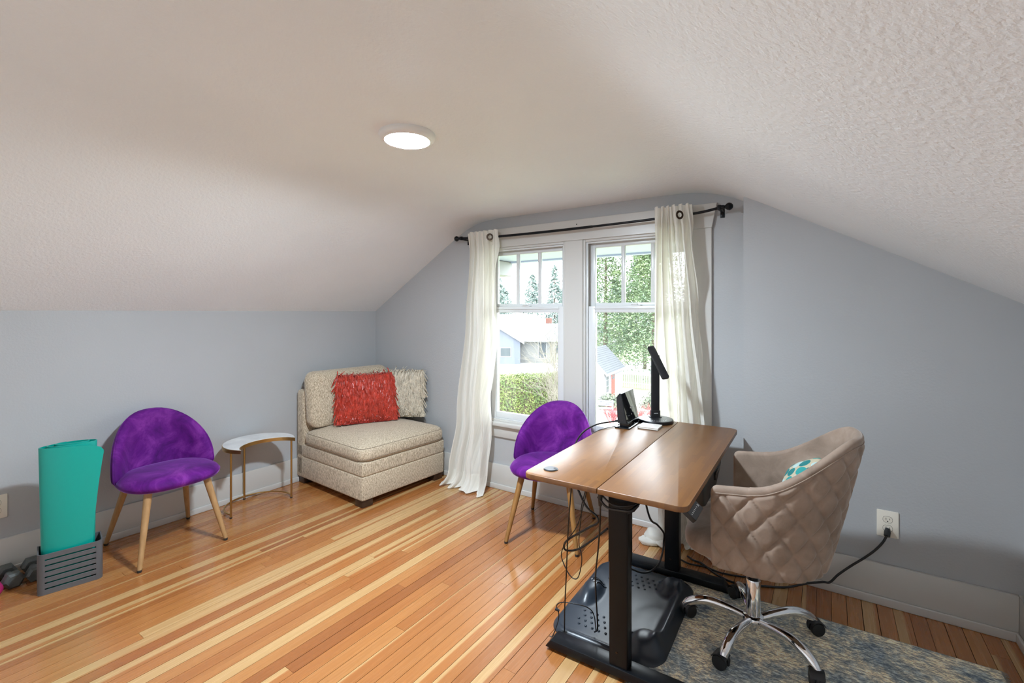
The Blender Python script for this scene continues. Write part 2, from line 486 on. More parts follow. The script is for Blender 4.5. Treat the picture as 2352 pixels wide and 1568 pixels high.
# ------------------------------------------------------------------ mesh helpers
class B:
    def __init__(self):
        self.bm = bmesh.new()
        self.uv = None

    def _bevel(self, verts, bev, seg):
        if bev > 0:
            edges = list({e for v in verts for e in v.link_edges})
            bmesh.ops.bevel(self.bm, geom=edges, offset=bev, segments=seg, profile=0.5, affect='EDGES', clamp_overlap=True)

    def box(self, lo, hi, bev=0.0, seg=2, rot=None, about=None):
        c = [(a + b) / 2 for a, b in zip(lo, hi)]
        s = [abs(b - a) for a, b in zip(lo, hi)]
        M = Matrix.Translation(c)
        if rot is not None:
            p = Vector(about if about is not None else c)
            M = Matrix.Translation(p) @ Euler(rot).to_matrix().to_4x4() @ Matrix.Translation(-p) @ M
        M = M @ Matrix.Diagonal((*s, 1))
        r = bmesh.ops.create_cube(self.bm, size=1.0, matrix=M)
        self._bevel(r['verts'], bev, seg)
        return self

    def tube(self, pts, r, n=8, closed=False, caps=True, radii=None):
        P = [Vector(p) for p in pts]
        m = len(P)
        rings = []
        prev = None
        for i in range(m):
            if closed:
                d = P[(i + 1) % m] - P[i - 1]
            else:
                d = P[min(i + 1, m - 1)] - P[max(i - 1, 0)]
            if d.length < 1e-9:
                d = Vector((0, 0, 1))
            d.normalize()
            if prev is None:
                a = d.orthogonal().normalized()
            else:
                a = prev - d * prev.dot(d)
                a = a.normalized() if a.length > 1e-6 else d.orthogonal().normalized()
            prev = a
            b = d.cross(a)
            rr = radii[i] if radii else r
            rings.append([self.bm.verts.new(P[i] + (a * math.cos(t) + b * math.sin(t)) * rr)
                          for t in (2 * PI * k / n for k in range(n))])
        cnt = m if closed else m - 1
        for i in range(cnt):
            A, C = rings[i], rings[(i + 1) % m]
            for k in range(n):
                self.bm.faces.new((A[k], A[(k + 1) % n], C[(k + 1) % n], C[k]))
        if caps and not closed:
            self.bm.faces.new(list(reversed(rings[0])))
            self.bm.faces.new(rings[-1])
        return self

    def lathe(self, prof, n=24, M=None):
        M = M or Matrix()
        rings = []
        for r, z in prof:
            if r < 1e-6:
                rings.append([self.bm.verts.new(M @ Vector((0, 0, z)))])
            else:
                rings.append([self.bm.verts.new(M @ Vector((r * math.cos(2 * PI * k / n), r * math.sin(2 * PI * k / n), z)))
                              for k in range(n)])
        for A, C in zip(rings, rings[1:]):
            for k in range(n):
                k2 = (k + 1) % n
                f = []
                if len(A) == 1 and len(C) == 1:
                    continue
                if len(A) == 1:
                    f = [A[0], C[k2], C[k]]
                elif len(C) == 1:
                    f = [A[k], A[k2], C[0]]
                else:
                    f = [A[k], A[k2], C[k2], C[k]]
                self.bm.faces.new(f)
        if len(rings[0]) > 1:
            self.bm.faces.new(list(reversed(rings[0])))
        if len(rings[-1]) > 1:
            self.bm.faces.new(rings[-1])
        return self

    def prism(self, poly, z0, z1, M=None, bev=0.0, seg=2):
        """extrude a 2D polygon from z0 to z1; M maps (x, y, z)"""
        M = M or Matrix()
        lo = [self.bm.verts.new(M @ Vector((x, y, z0))) for x, y in poly]
        hi = [self.bm.verts.new(M @ Vector((x, y, z1))) for x, y in poly]
        n = len(poly)
        self.bm.faces.new(list(reversed(lo)))
        self.bm.faces.new(hi)
        for i in range(n):
            j = (i + 1) % n
            self.bm.faces.new((lo[i], lo[j], hi[j], hi[i]))
        self._bevel(lo + hi, bev, seg)
        return self

    def grid(self, fn, nu, nv, close_u=False, close_v=False, uv=None):
        V = [[self.bm.verts.new(fn(i / (nu if close_u else nu - 1), j / (nv if close_v else nv - 1)))
              for j in range(nv)] for i in range(nu)]
        layer = None
        if uv:
            layer = self.bm.loops.layers.uv.verify()
        for i in range(nu if close_u else nu - 1):
            for j in range(nv if close_v else nv - 1):
                i2, j2 = (i + 1) % nu, (j + 1) % nv
                f = self.bm.faces.new((V[i][j], V[i2][j], V[i2][j2], V[i][j2]))
                if layer:
                    for lp, (a, c) in zip(f.loops, ((i, j), (i + 1, j), (i + 1, j + 1), (i, j + 1))):
                        lp[layer].uv = uv(a / (nu - 1), c / (nv - 1))
        return V

    def pad(self, outline, prof, embed, uv=False):
        """cushion: closed 2D outline scaled to its centre by prof = [(scale, offset)...] front to back"""
        cx = sum(p[0] for p in outline) / len(outline)
        cy = sum(p[1] for p in outline) / len(outline)
        n = len(outline)
        layer = self.bm.loops.layers.uv.verify() if uv else None
        xs = [p[0] for p in outline]
        ys = [p[1] for p in outline]
        U = lambda a, b: ((a - min(xs)) / (max(xs) - min(xs)), (b - min(ys)) / (max(ys) - min(ys)))
        rings = []
        for s, off in prof:
            if s < 1e-4:
                rings.append([(self.bm.verts.new(embed(cx, cy, off)), U(cx, cy))])
            else:
                rg = []
                for a, b in outline:
                    a2, b2 = cx + (a - cx) * s, cy + (b - cy) * s
                    rg.append((self.bm.verts.new(embed(a2, b2, off)), U(a2, b2)))
                rings.append(rg)
        for A, C in zip(rings, rings[1:]):
            for k in range(n):
                k2 = (k + 1) % n
                if len(A) == 1:
                    q = (A[0], C[k2], C[k])
                elif len(C) == 1:
                    q = (A[k], A[k2], C[0])
                else:
                    q = (A[k], A[k2], C[k2], C[k])
                f = self.bm.faces.new([x[0] for x in q])
                if layer:
                    for lp, x in zip(f.loops, q):
                        lp[layer].uv = x[1]
        return self

    def strip(self, pts, width, side):
        """flat ribbon along pts"""
        s = Vector(side) * width * 0.5
        prev = None
        for p in pts:
            p = Vector(p)
            a, b = self.bm.verts.new(p - s), self.bm.verts.new(p + s)
            if prev:
                self.bm.faces.new((prev[0], prev[1], b, a))
            prev = (a, b)
        return self

    def obj(self, name, mat, parent=None, smooth=35.0, loc=None, rot=None, normals=True, subsurf=0):
        if normals:
            bmesh.ops.recalc_face_normals(self.bm, faces=self.bm.faces)
        me = bpy.data.meshes.new(name)
        self.bm.to_mesh(me)
        self.bm.free()
        return finish(name, me, mat, parent, smooth, loc, rot, subsurf)


def finish(name, me, mat, parent=None, smooth=35.0, loc=None, rot=None, subsurf=0):
    me.materials.append(MAT[mat] if isinstance(mat, str) else mat)
    if smooth:
        me.polygons.foreach_set('use_smooth', [True] * len(me.polygons))
        if smooth < 179:
            me.set_sharp_from_angle(angle=math.radians(smooth))
    o = bpy.data.objects.new(name, me)
    COL.objects.link(o)
    if parent:
        o.parent = parent
    if loc is not None:
        o.location = loc
    if rot is not None:
        o.rotation_euler = rot if hasattr(rot, '__len__') else (0, 0, rot)
    if subsurf:
        md = o.modifiers.new('smooth', 'SUBSURF')
        md.levels = md.render_levels = subsurf
    return o


def from_py(name, verts, faces, mat, parent=None, smooth=0, loc=None, rot=None):
    me = bpy.data.meshes.new(name)
    me.from_pydata(verts, [], faces)
    return finish(name, me, mat, parent, smooth, loc, rot)


def thing(name, label, cat, loc=(0, 0, 0), rotz=0.0, group=None):
    o = bpy.data.objects.new(name, None)
    o.empty_display_size = 0.1
    COL.objects.link(o)
    o.location = loc
    o.rotation_euler = (0, 0, rotz)
    return tag(o, label, cat, group)


def tag(o, label, cat, group=None, kind=None):
    if label:
        o['label'] = label
    if cat:
        o['category'] = cat
    if group:
        o['group'] = group
    if kind:
        o['kind'] = kind
    return o


def struct(o, label=None):
    o['kind'] = 'structure'
    if label:
        o['label'] = label
    return o


def stuff(o):
    o['kind'] = 'stuff'
    return o


def copy_tree(o, parent=None):
    c = o.copy()
    COL.objects.link(c)
    c.parent = parent
    for ch in [x for x in bpy.data.objects if x.parent == o]:
        copy_tree(ch, c)
    return c


def catmull(pts, k=8, closed=False):
    P = [Vector(p) for p in pts]
    n = len(P)
    out = []
    for i in range(n if closed else n - 1):
        p0 = P[i - 1] if (i > 0 or closed) else P[0] * 2 - P[1]
        p1, p2 = P[i], P[(i + 1) % n]
        p3 = P[(i + 2) % n] if (i + 2 < n or closed) else P[-1] * 2 - P[-2]
        for j in range(k):
            t = j / k
            out.append(0.5 * ((2 * p1) + (p2 - p0) * t + (2 * p0 - 5 * p1 + 4 * p2 - p3) * t * t
                              + (3 * p1 - p0 - 3 * p2 + p3) * t ** 3))
    if not closed:
        out.append(P[-1])
    return out


def superellipse(a, b, e=2.5, n=48, cx=0, cy=0):
    out = []
    for k in range(n):
        t = 2 * PI * k / n
        c, s = math.cos(t), math.sin(t)
        out.append((cx + a * math.copysign(abs(c) ** (2 / e), c), cy + b * math.copysign(abs(s) ** (2 / e), s)))
    return out


def round_rect(hx, hy, r, n=6, cx=0, cy=0):
    out = []
    for (sx, sy, a0) in ((1, 1, 0), (-1, 1, PI / 2), (-1, -1, PI), (1, -1, 1.5 * PI)):
        for k in range(n + 1):
            a = a0 + PI / 2 * k / n
            out.append((cx + sx * (hx - r) + r * math.cos(a), cy + sy * (hy - r) + r * math.sin(a)))
    return out


def text_mesh(name, body, size, mat, parent, M, extrude=0.0004):
    cu = bpy.data.curves.new(name, 'FONT')
    cu.body = body
    cu.size = size
    cu.extrude = extrude
    cu.align_x = 'CENTER'
    cu.align_y = 'CENTER'
    tmp = bpy.data.objects.new(name + '_tmp', cu)
    COL.objects.link(tmp)
    dg = bpy.context.evaluated_depsgraph_get()
    me = bpy.data.meshes.new_from_object(tmp.evaluated_get(dg))
    bpy.data.objects.remove(tmp)
    bpy.data.curves.remove(cu)
    me.transform(M)
    me.materials.clear()
    me.name = name
    return finish(name, me, mat, parent, 0)


# ================================================================== the room
XZ = Matrix(((1, 0, 0, 0), (0, 0, 1, 0), (0, 1, 0, 0), (0, 0, 0, 1)))   # polygon (x, z) extruded along y
WIN = ((-2.29, -1.57), (-1.432, -0.69))
WZ0, WZ1 = 0.53, 1.914


def build_room():
    # ceiling: sloped sides, coved into the flat middle
    xs = [XL - 0.12 + i * 0.0 for i in range(1)] + [XL + (XR - XL) * i / 150 for i in range(151)] + [XR + 0.12]
    prof = [(x, ceil_z(min(max(x, XL - 0.12), XR + 0.12))) for x in xs]
    poly = prof + [(x, z + 0.12) for x, z in reversed(prof)]
    b = B()
    b.prism(poly, YF - 0.1, YB + 0.2, XZ)
    struct(b.obj('ceiling', 'ceiling', smooth=40), 'white textured attic ceiling sloping to both sides')

    # floor
    b = B()
    b.box((XL - 0.1, YF - 0.1, -0.06), (XR + 0.1, YB + 0.16, -0.014))
    fl = struct(b.obj('floor', 'subfloor', smooth=0), 'polished fir plank floor')
    rnd = random.Random(11)
    pitch = 0.0598
    x = -0.102 - pitch * 60
    while x + pitch < XR + 0.005:
        x0 = max(x, XL)
        x1 = min(x + pitch, XR)
        if x1 - x0 > 0.012:
            y = YF
            y_end = YB
            first = True
            while y < y_end - 0.01:
                ln = rnd.uniform(0.5, 2.4) if first else rnd.uniform(1.5, 3.4)
                first = False
                y2 = min(y + ln, y_end)
                if y_end - y2 < 0.35:
                    y2 = y_end
                g = 0.0009 if rnd.random() > 0.12 else 0.0016
                hx, hy = (x1 - x0) / 2 - g, (y2 - y) / 2 - 0.0006
                v = [(-hx, -hy, -0.013), (hx, -hy, -0.013), (hx, hy, -0.013), (-hx, hy, -0.013),
                     (-hx, -hy, 0), (hx, -hy, 0), (hx, hy, 0), (-hx, hy, 0)]
                f = [(0, 1, 5, 4), (1, 2, 6, 5), (2, 3, 7, 6), (3, 0, 4, 7), (4, 5, 6, 7)]
                o = from_py('plank', v, f, 'plank', fl, 0, ((x0 + x1) / 2, (y + y2) / 2, 0))
                q = rnd.random()
                sap = 0.0 if q < 0.62 else (rnd.uniform(0.2, 0.7) if q < 0.90 else 1.0)
                o.color = (min(1, max(0, rnd.gauss(0.52, 0.24))), sap, rnd.random(), 1)
                y = y2
        x += pitch

    # left and right knee walls, wall behind the camera
    b = B()
    b.box((XL - 0.14, YF - 0.1, -0.02), (XL, YB + 0.16, KZL + 0.03))
    struct(b.obj('wall_left', 'wall', smooth=0), 'grey painted knee wall on the left')
    b = B()
    b.box((XR, YF - 0.1, -0.02), (XR + 0.14, YB + 0.16, KZR + 0.03))
    struct(b.obj('wall_right', 'wall', smooth=0), 'grey painted knee wall on the right')

    def top(xa, xb):
        n = max(2, int((xb - xa) / 0.03))
        return [(xa + (xb - xa) * i / n, ceil_z(xa + (xb - xa) * i / n) + 0.02) for i in range(n + 1)]
    b = B()
    b.prism([(XL, -0.02)] + top(XL, XR) + [(XR, -0.02)], YF - 0.14, YF, XZ)
    struct(b.obj('wall_front', 'ceiling', smooth=0), 'white painted wall behind the camera')

    # window wall
    b = B()
    y0, y1 = YB, YB + 0.16

    def full(xa, xb, za, ya=y0):
        b.prism([(xa, za)] + top(xa, xb) + [(xb, za)], ya, y1, XZ)
    (a0, a1), (c0, c1) = WIN
    full(XL, a0, -0.02)
    full(a0, a1, WZ1)
    b.prism([(a0, -0.02), (a0, WZ0 - 0.03), (a1, WZ0 - 0.03), (a1, -0.02)], y0, y1, XZ)
    full(a1, c0, -0.02)
    full(c0, c1, WZ1)
    b.prism([(c0, -0.02), (c0, WZ0 - 0.03), (c1, WZ0 - 0.03), (c1, -0.02)], y0, y1, XZ)
    full(c1, XJ, -0.02)
    full(XJ, XR, -0.02, YJ)
    wb = struct(b.obj('wall_back', 'wall', smooth=0), 'grey painted window wall stepping forward at the right')

    # baseboards with shoe molding
    def baseboard(name, lo, hi, axis, sgn, label):
        """board runs along axis; sgn: direction of the face"""
        bb = B()
        t = 0.018
        if axis == 'y':
            xw = lo[0]
            bb.box((min(xw, xw + sgn * t), lo[1], 0), (max(xw, xw + sgn * t), hi[1], BB), 0.003, 2)
            o = bb.obj(name, 'trim')
            s = B()
            xs_ = xw + sgn * t
            s.box((min(xs_, xs_ + sgn * 0.013), lo[1], 0), (max(xs_, xs_ + sgn * 0.013), hi[1], 0.041), 0.005, 3)
        else:
            yw = lo[1]
            bb.box((lo[0], min(yw, yw + sgn * t), 0), (hi[0], max(yw, yw + sgn * t), BB), 0.003, 2)
            o = bb.obj(name, 'trim')
            s = B()
            ys_ = yw + sgn * t
            s.box((lo[0], min(ys_, ys_ + sgn * 0.013), 0), (hi[0], max(ys_, ys_ + sgn * 0.013), 0.041), 0.005, 3)
        s.obj('shoe_molding', 'trim', o)
        struct(o, label)
    baseboard('baseboard_left', (XL, YF), (XL, YB), 'y', 1, 'white baseboard along the left knee wall')
    baseboard('baseboard_back', (XL, YB), (XJ - 0.018, YB), 'x', -1, 'white baseboard under the window')
    baseboard('baseboard_right', (XR, YF), (XR, YJ), 'y', -1, 'white baseboard along the right knee wall')
    baseboard('baseboard_jog', (XJ, YJ), (XR - 0.018, YJ), 'x', -1, 'white baseboard behind the quilted chair')
    bb = B()
    bb.box((XJ - 0.018, YJ - 0.018, 0), (XJ, YB, BB), 0.003)
    struct(bb.obj('baseboard_return', 'trim'), 'short white baseboard at the wall step')

    # ---- window trim
    yt = YB - 0.02
    tr = B()
    tr.prism([(-2.42, 1.913), (-0.576, 1.913), (-0.546, 2.06), (-2.45, 2.06)], YB - 0.026, YB, XZ, 0.002, 1)
    h = struct(tr.obj('trim_1', 'trim', smooth=20), 'white window head casing with flared ends')
    s = B()
    s.lathe([(0.0, 0.0), (0.004, 0.0), (0.003, 0.004), (0.0, 0.005)], 10,
            Matrix.Translation((-1.475, YB - 0.026, 2.025)) @ Matrix.Rotation(PI / 2, 4, 'X'))
    s.obj('screw_head', 'slot', h)
    for k, (xa, xb, za) in enumerate(((-2.42, -2.29, 0.40), (-1.57, -1.432, WZ0), (-0.69, -0.578, 0.40))):
        tr = B()
        tr.box((xa, yt, za if k == 1 else WZ0), (xb, YB, 1.913), 0.002, 1)
        struct(tr.obj('trim_%d' % (k + 2), 'trim', smooth=20),
               ('white vertical casing left of the windows', 'white vertical casing between the two windows',
                'white vertical casing right of the windows')[k])
    tr = B()
    tr.box((-2.45, YB - 0.055, 0.505), (-0.55, YB + 0.03, 0.533), 0.004, 2)
    struct(tr.obj('trim_5', 'trim', smooth=30), 'white window stool')
    tr = B()
    tr.box((-2.42, YB - 0.02, 0.412), (-0.578, YB, 0.505), 0.003, 2)
    struct(tr.obj('trim_6', 'trim', smooth=30), 'white apron board under the window stool')

    # ---- the two double-hung windows
    def ring(b, x0, x1, z0, z1, ya, yb, wl, wr, wb_, wt, bev=0.003):
        b.box((x0, ya, z0), (x0 + wl, yb, z1), bev, 2)
        b.box((x1 - wr, ya, z0), (x1, yb, z1), bev, 2)
        b.box((x0 + wl, ya, z0), (x1 - wr, yb, z0 + wb_), bev, 2)
        b.box((x0 + wl, ya, z1 - wt), (x1 - wr, yb, z1), bev, 2)

    for k, (xa, xb) in enumerate(WIN):
        w = bpy.data.objects.new('window_%d' % (k + 1), None)
        COL.objects.link(w)
        struct(w, ('left double-hung window with three upper panes', 'right double-hung window partly behind the curtain')[k])
        b = B()
        j = 0.018
        ring(b, xa, xb, WZ0, WZ1, YB - 0.012, YB + 0.15, j, j, j, j)
        b.obj('jamb', 'trim', w)
        b = B()   # inner stop
        ring(b, xa + j, xb - j, WZ0 + j, WZ1 - j, YB + 0.002, YB + 0.016, 0.012, 0.012, 0.008, 0.012)
        b.obj('window_stop', 'vinyl', w)
        xi, xj = xa + j, xb - j
        # upper sash (outer track)
        b = B()
        zu0, zu1 = 1.425, WZ1 - j
        ya, yb_ = YB + 0.054, YB + 0.084
        ring(b, xi, xj, zu0, zu1, ya, yb_, 0.045, 0.045, 0.042, 0.038)
        us = b.obj('upper_sash', 'vinyl', w)
        gx0, gx1 = xi + 0.045, xj - 0.045
        for q in (1, 2):
            xm = gx0 + (gx1 - gx0) * q / 3
            b = B()
            b.box((xm - 0.013, ya + 0.002, zu0 + 0.04), (xm + 0.013, yb_ - 0.004, zu1 - 0.036), 0.003, 2)
            b.obj('muntin', 'vinyl', us)
        for q in range(3):
            p0 = gx0 + (gx1 - gx0) * q / 3 + (0.012 if q else -0.003)
            p1 = gx0 + (gx1 - gx0) * (q + 1) / 3 - (0.012 if q < 2 else -0.003)
            b = B()
            b.box((p0, ya + 0.014, zu0 + 0.038), (p1, ya + 0.018, zu1 - 0.034))
            b.obj('pane', 'glass', us, smooth=0)
        # lower sash (inner track)
        b = B()
        zl0, zl1 = WZ0 + j, 1.443
        ya, yb_ = YB + 0.018, YB + 0.05
        ring(b, xi, xj, zl0, zl1, ya, yb_, 0.062, 0.062, 0.055, 0.045)
        ls = b.obj('lower_sash', 'vinyl', w)
        b = B()
        b.box((xi + 0.058, ya + 0.014, zl0 + 0.051), (xj - 0.058, ya + 0.018, zl1 - 0.041))
        b.obj('pane', 'glass', ls, smooth=0)
        xm = (xi + xj) / 2
        b = B()
        b.box((xm - 0.035, ya - 0.002, zl1), (xm + 0.035, ya + 0.03, zl1 + 0.008), 0.003, 2)
        b.box((xm - 0.03, ya - 0.006, zl1 + 0.008), (xm + 0.014, ya + 0.012, zl1 + 0.018), 0.004, 2)
        b.obj('sash_lock', 'vinyl', w)
        b = B()
        b.box((xi + 0.05, ya - 0.006, zl1 - 0.02), (xj - 0.05, ya, zl1 - 0.012), 0.002, 1)
        b.obj('finger_lift', 'vinyl', ls)


build_room()


# ================================================================== ceiling lamp
def build_ceiling_lamp():
    t = thing('ceiling_lamp', 'round white flush-mount ceiling lamp, lit', 'ceiling lamp', (-1.468, 1.388, 2.148))
    b = B()
    b.lathe([(0.0, 0.003), (0.116, 0.003), (0.118, -0.006), (0.114, -0.016), (0.104, -0.024), (0.094, -0.027), (0.092, -0.022),
             (0.0, -0.020)], 64)
    b.obj('trim_ring', 'white_plastic', t)
    b = B()
    b.lathe([(0.092, -0.0235), (0.091, -0.0265), (0.07, -0.0295), (0.04, -0.031), (0.0, -0.0315)], 64)
    b.obj('diffuser', 'diffuser', t)


build_ceiling_lamp()


# ================================================================== curtains and rod
def build_curtains():
    yr = 2.94
    t = thing('curtain_rod', 'black metal curtain rod with ball finials above the windows', 'curtain rod', (-1.5, yr, 1.98))
    pts = catmull([(-2.50, yr, 2.006), (-2.16, yr, 1.988), (-1.52, yr, 1.982), (-0.74, yr, 1.990), (-0.50, yr, 2.012)], 8)
    loc = Vector((-1.5, yr, 1.98))
    half = len(pts) * 5 // 9
    b = B()
    b.tube([p - loc for p in pts[:half + 1]], 0.0095, 12)
    b.obj('rod_tube', 'black_metal', t)
    b = B()
    b.tube([p - loc for p in pts[half:]], 0.008, 12)
    b.obj('rod_tube', 'black_metal', t)
    for sx, x, z in ((-1, -2.50, 2.006), (1, -0.50, 2.012)):
        b = B()
        M = Matrix.Translation(Vector((x, yr, z)) - loc) @ Matrix.Rotation(sx * PI / 2, 4, 'Y')
        b.lathe([(0.0, -0.01), (0.012, -0.01), (0.012, 0.004), (0.009, 0.007), (0.012, 0.013), (0.019, 0.02), (0.023, 0.031),
                 (0.019, 0.043), (0.010, 0.051), (0.0, 0.053)], 18, M)
        b.obj('finial', 'black_metal', t)
        xb = x - sx * 0.02
        b = B()
        b.box((xb - 0.008 - loc.x, -0.014, z - 0.014 - loc.z), (xb + 0.008 - loc.x, YB - yr, z - 0.002 - loc.z), 0.002)
        b.box((xb - 0.011 - loc.x, -0.013, z - 0.016 - loc.z), (xb + 0.011 - loc.x, 0.013, z + 0.013 - loc.z), 0.004)
        b.box((xb - 0.012 - loc.x, YB - yr - 0.006, z - 0.045 - loc.z), (xb + 0.012 - loc.x, YB - yr, z + 0.03 - loc.z), 0.002)
        b.obj('bracket', 'black_metal', t)

    def lerp_table(tab, z):
        for (za, *va), (zb, *vb) in zip(tab, tab[1:]):
            if za >= z >= zb:
                k = (za - z) / (za - zb)
                k = k * k * (3 - 2 * k)
                return [a + (c - a) * k for a, c in zip(va, vb)]
        return tab[-1][1:]

    def curtain(name, label, tab, folds, seed, ring_u, ztop):
        """tab rows: z, x_left, x_right, y_centre, fold_amp"""
        r = random.Random(seed)
        t = thing(name, label, 'curtain', ((tab[0][1] + tab[0][2]) / 2, yr, 0.0))
        org = Vector(t.location)
        ph = [r.uniform(0, 6.28) for _ in range(6)]

        def surf(u, v):
            zt = ztop + 0.006 * math.sin(u * folds * 2 * PI * 1.0 + ph[3])
            z = zt + (0.012 - zt) * v
            xa, xb, yc, amp = lerp_table(tab, min(z, tab[0][0]))
            uu = u + 0.02 * math.sin(2 * PI * (u * 2.3 + v * 0.7) + ph[0]) * v
            a = 2 * PI * folds * (1 - 0.42 * v) * uu
            x = xa + (xb - xa) * u + 0.006 * math.sin(2 * a + ph[1]) * (1 - 0.5 * v)
            y = yc + amp * math.sin(a + ph[2] + 0.5 * v) + 0.35 * amp * math.sin(2.3 * a + ph[4] + 2 * v)
            y += 0.006 * math.sin(31 * u + ph[5]) * v
            x += 0.005 * math.sin(7 * v + 9 * u)
            if z < 0.10:   # the hem kicks out on the floor
                k = (0.10 - z) / 0.10
                y -= 0.055 * k * k * (0.8 + 0.2 * math.sin(5 * u + ph[3]))
                x += 0.04 * k * k * math.sin(4 * u + ph[1])
                z = max(0.006 + 0.02 * (1 - k) + 0.01 * math.sin(11 * u + ph[0]) ** 2, z * (1 - 0.5 * k))
            return Vector((x, min(y, 3.0 if not (xa < -2.2) else 3.0), z)) - org
        b = B()
        b.grid(surf, 190, 90, uv=lambda u, v: (u, v * 2.0))
        o = b.obj('panel', 'curtain', t, smooth=180, normals=False)
        # header band: a doubled strip of cloth along the top
        b = B()

        def hd(u, v):
            p = surf(u, v * 0.055)
            return p + Vector((0, -0.0035, 0))
        b.grid(hd, 190, 8, uv=lambda u, v: (u, v * 0.1))
        b.obj('header_band', 'curtain', t, smooth=180, normals=False)
        b = B()
        b.grid(lambda u, v: surf(u, 0.945 + 0.055 * v) + Vector((0, -0.003, 0.001)), 190, 10, uv=lambda u, v: (u, v * 0.1))
        b.obj('hem_band', 'curtain', t, smooth=180, normals=False)
        for (gx, gy, gz, tw) in ring_u:
            M = Matrix.Translation(Vector((gx, gy, gz)) - org) @ Matrix.Rotation(tw, 4, 'Z') @ Matrix.Rotation(PI / 2, 4, 'X')
            b = B()

            def tor(a, c):
                A, Cc = 2 * PI * a, 2 * PI * c
                rr = 0.0205 + 0.0065 * math.cos(Cc)
                return M @ Vector((rr * math.cos(A), rr * math.sin(A), 0.004 * math.sin(Cc)))
            b.grid(tor, 28, 8, True, True)
            b.obj('grommet', 'bronze', t)
        return t

    curtain('curtain', 'cream sheer curtain hanging beside the beige slipper chair',
            [(2.03, -2.385, -2.105, 2.912, 0.010), (1.90, -2.385, -2.115, 2.93, 0.024), (1.35, -2.435, -2.13, 2.94, 0.028),
             (0.56, -2.515, -2.165, 2.925, 0.034), (0.12, -2.575, -2.195, 2.885, 0.032), (0.0, -2.60, -2.19, 2.85, 0.034)],
            6, 3, ((-2.150, 2.884, 1.980, 0.6),), 2.035)
    c2 = curtain('curtain', 'cream sheer curtain hanging behind the black desk lamp',
                 [(2.045, -0.895, -0.675, 2.912, 0.010), (1.90, -0.905, -0.665, 2.93, 0.024), (1.44, -0.912, -0.635, 2.94, 0.028),
                  (0.90, -0.915, -0.61, 2.945, 0.030), (0.35, -0.895, -0.60, 2.935, 0.038), (0.0, -0.87, -0.57, 2.90, 0.040)],
                 6, 9, ((-0.732, 2.884, 1.984, 0.9),), 2.05)
    # bunched end of the right curtain lying on the floor
    org = Vector(c2.location)
    r = random.Random(4)
    b = B()
    for (cx, cy, lx, ly, hz, ang) in ((-0.855, 2.845, 0.075, 0.06, 0.085, 0.1), (-0.905, 2.825, 0.055, 0.022, 0.04, 0.45),
                                      (-0.885, 2.790, 0.060, 0.024, 0.045, 0.25), (-0.80, 2.82, 0.07, 0.05, 0.05, -0.2)):
        def lump(u, v, cx=cx, cy=cy, lx=lx, ly=ly, hz=hz, ang=ang):
            th, ph = 2 * PI * u, PI * v
            d = Vector((math.sin(ph) * math.cos(th), math.sin(ph) * math.sin(th), math.cos(ph)))
            w = 1 + 0.22 * noise.noise(d * 1.8 + Vector((cx * 30, cy * 20, 0)))
            x, y = d.x * lx * w, d.y * ly * w
            z = max(0.004, hz * 0.5 + d.z * hz * 0.5 * w)
            return Vector((cx + x * math.cos(ang) - y * math.sin(ang), cy + x * math.sin(ang) + y * math.cos(ang), z)) - org
        b.grid(lump, 28, 16, True)
    b.obj('bunched_hem', 'curtain', c2, smooth=180)
    b = B()

    def drape(u, v):
        x = -0.62 + 0.16 * u + 0.05 * v
        y = 2.90 - 0.10 * v + 0.02 * math.sin(5 * u + 3 * v)
        z = 0.24 * (1 - v) ** 1.7 * (1 - 0.6 * u) + 0.008 + 0.012 * abs(math.sin(4 * u + 2 * v))
        return Vector((x, y, z)) - org
    b.grid(drape, 30, 30, uv=lambda u, v: (u * 0.3, v * 0.3))
    b.obj('trailing_hem', 'curtain', c2, smooth=180)


build_curtains()


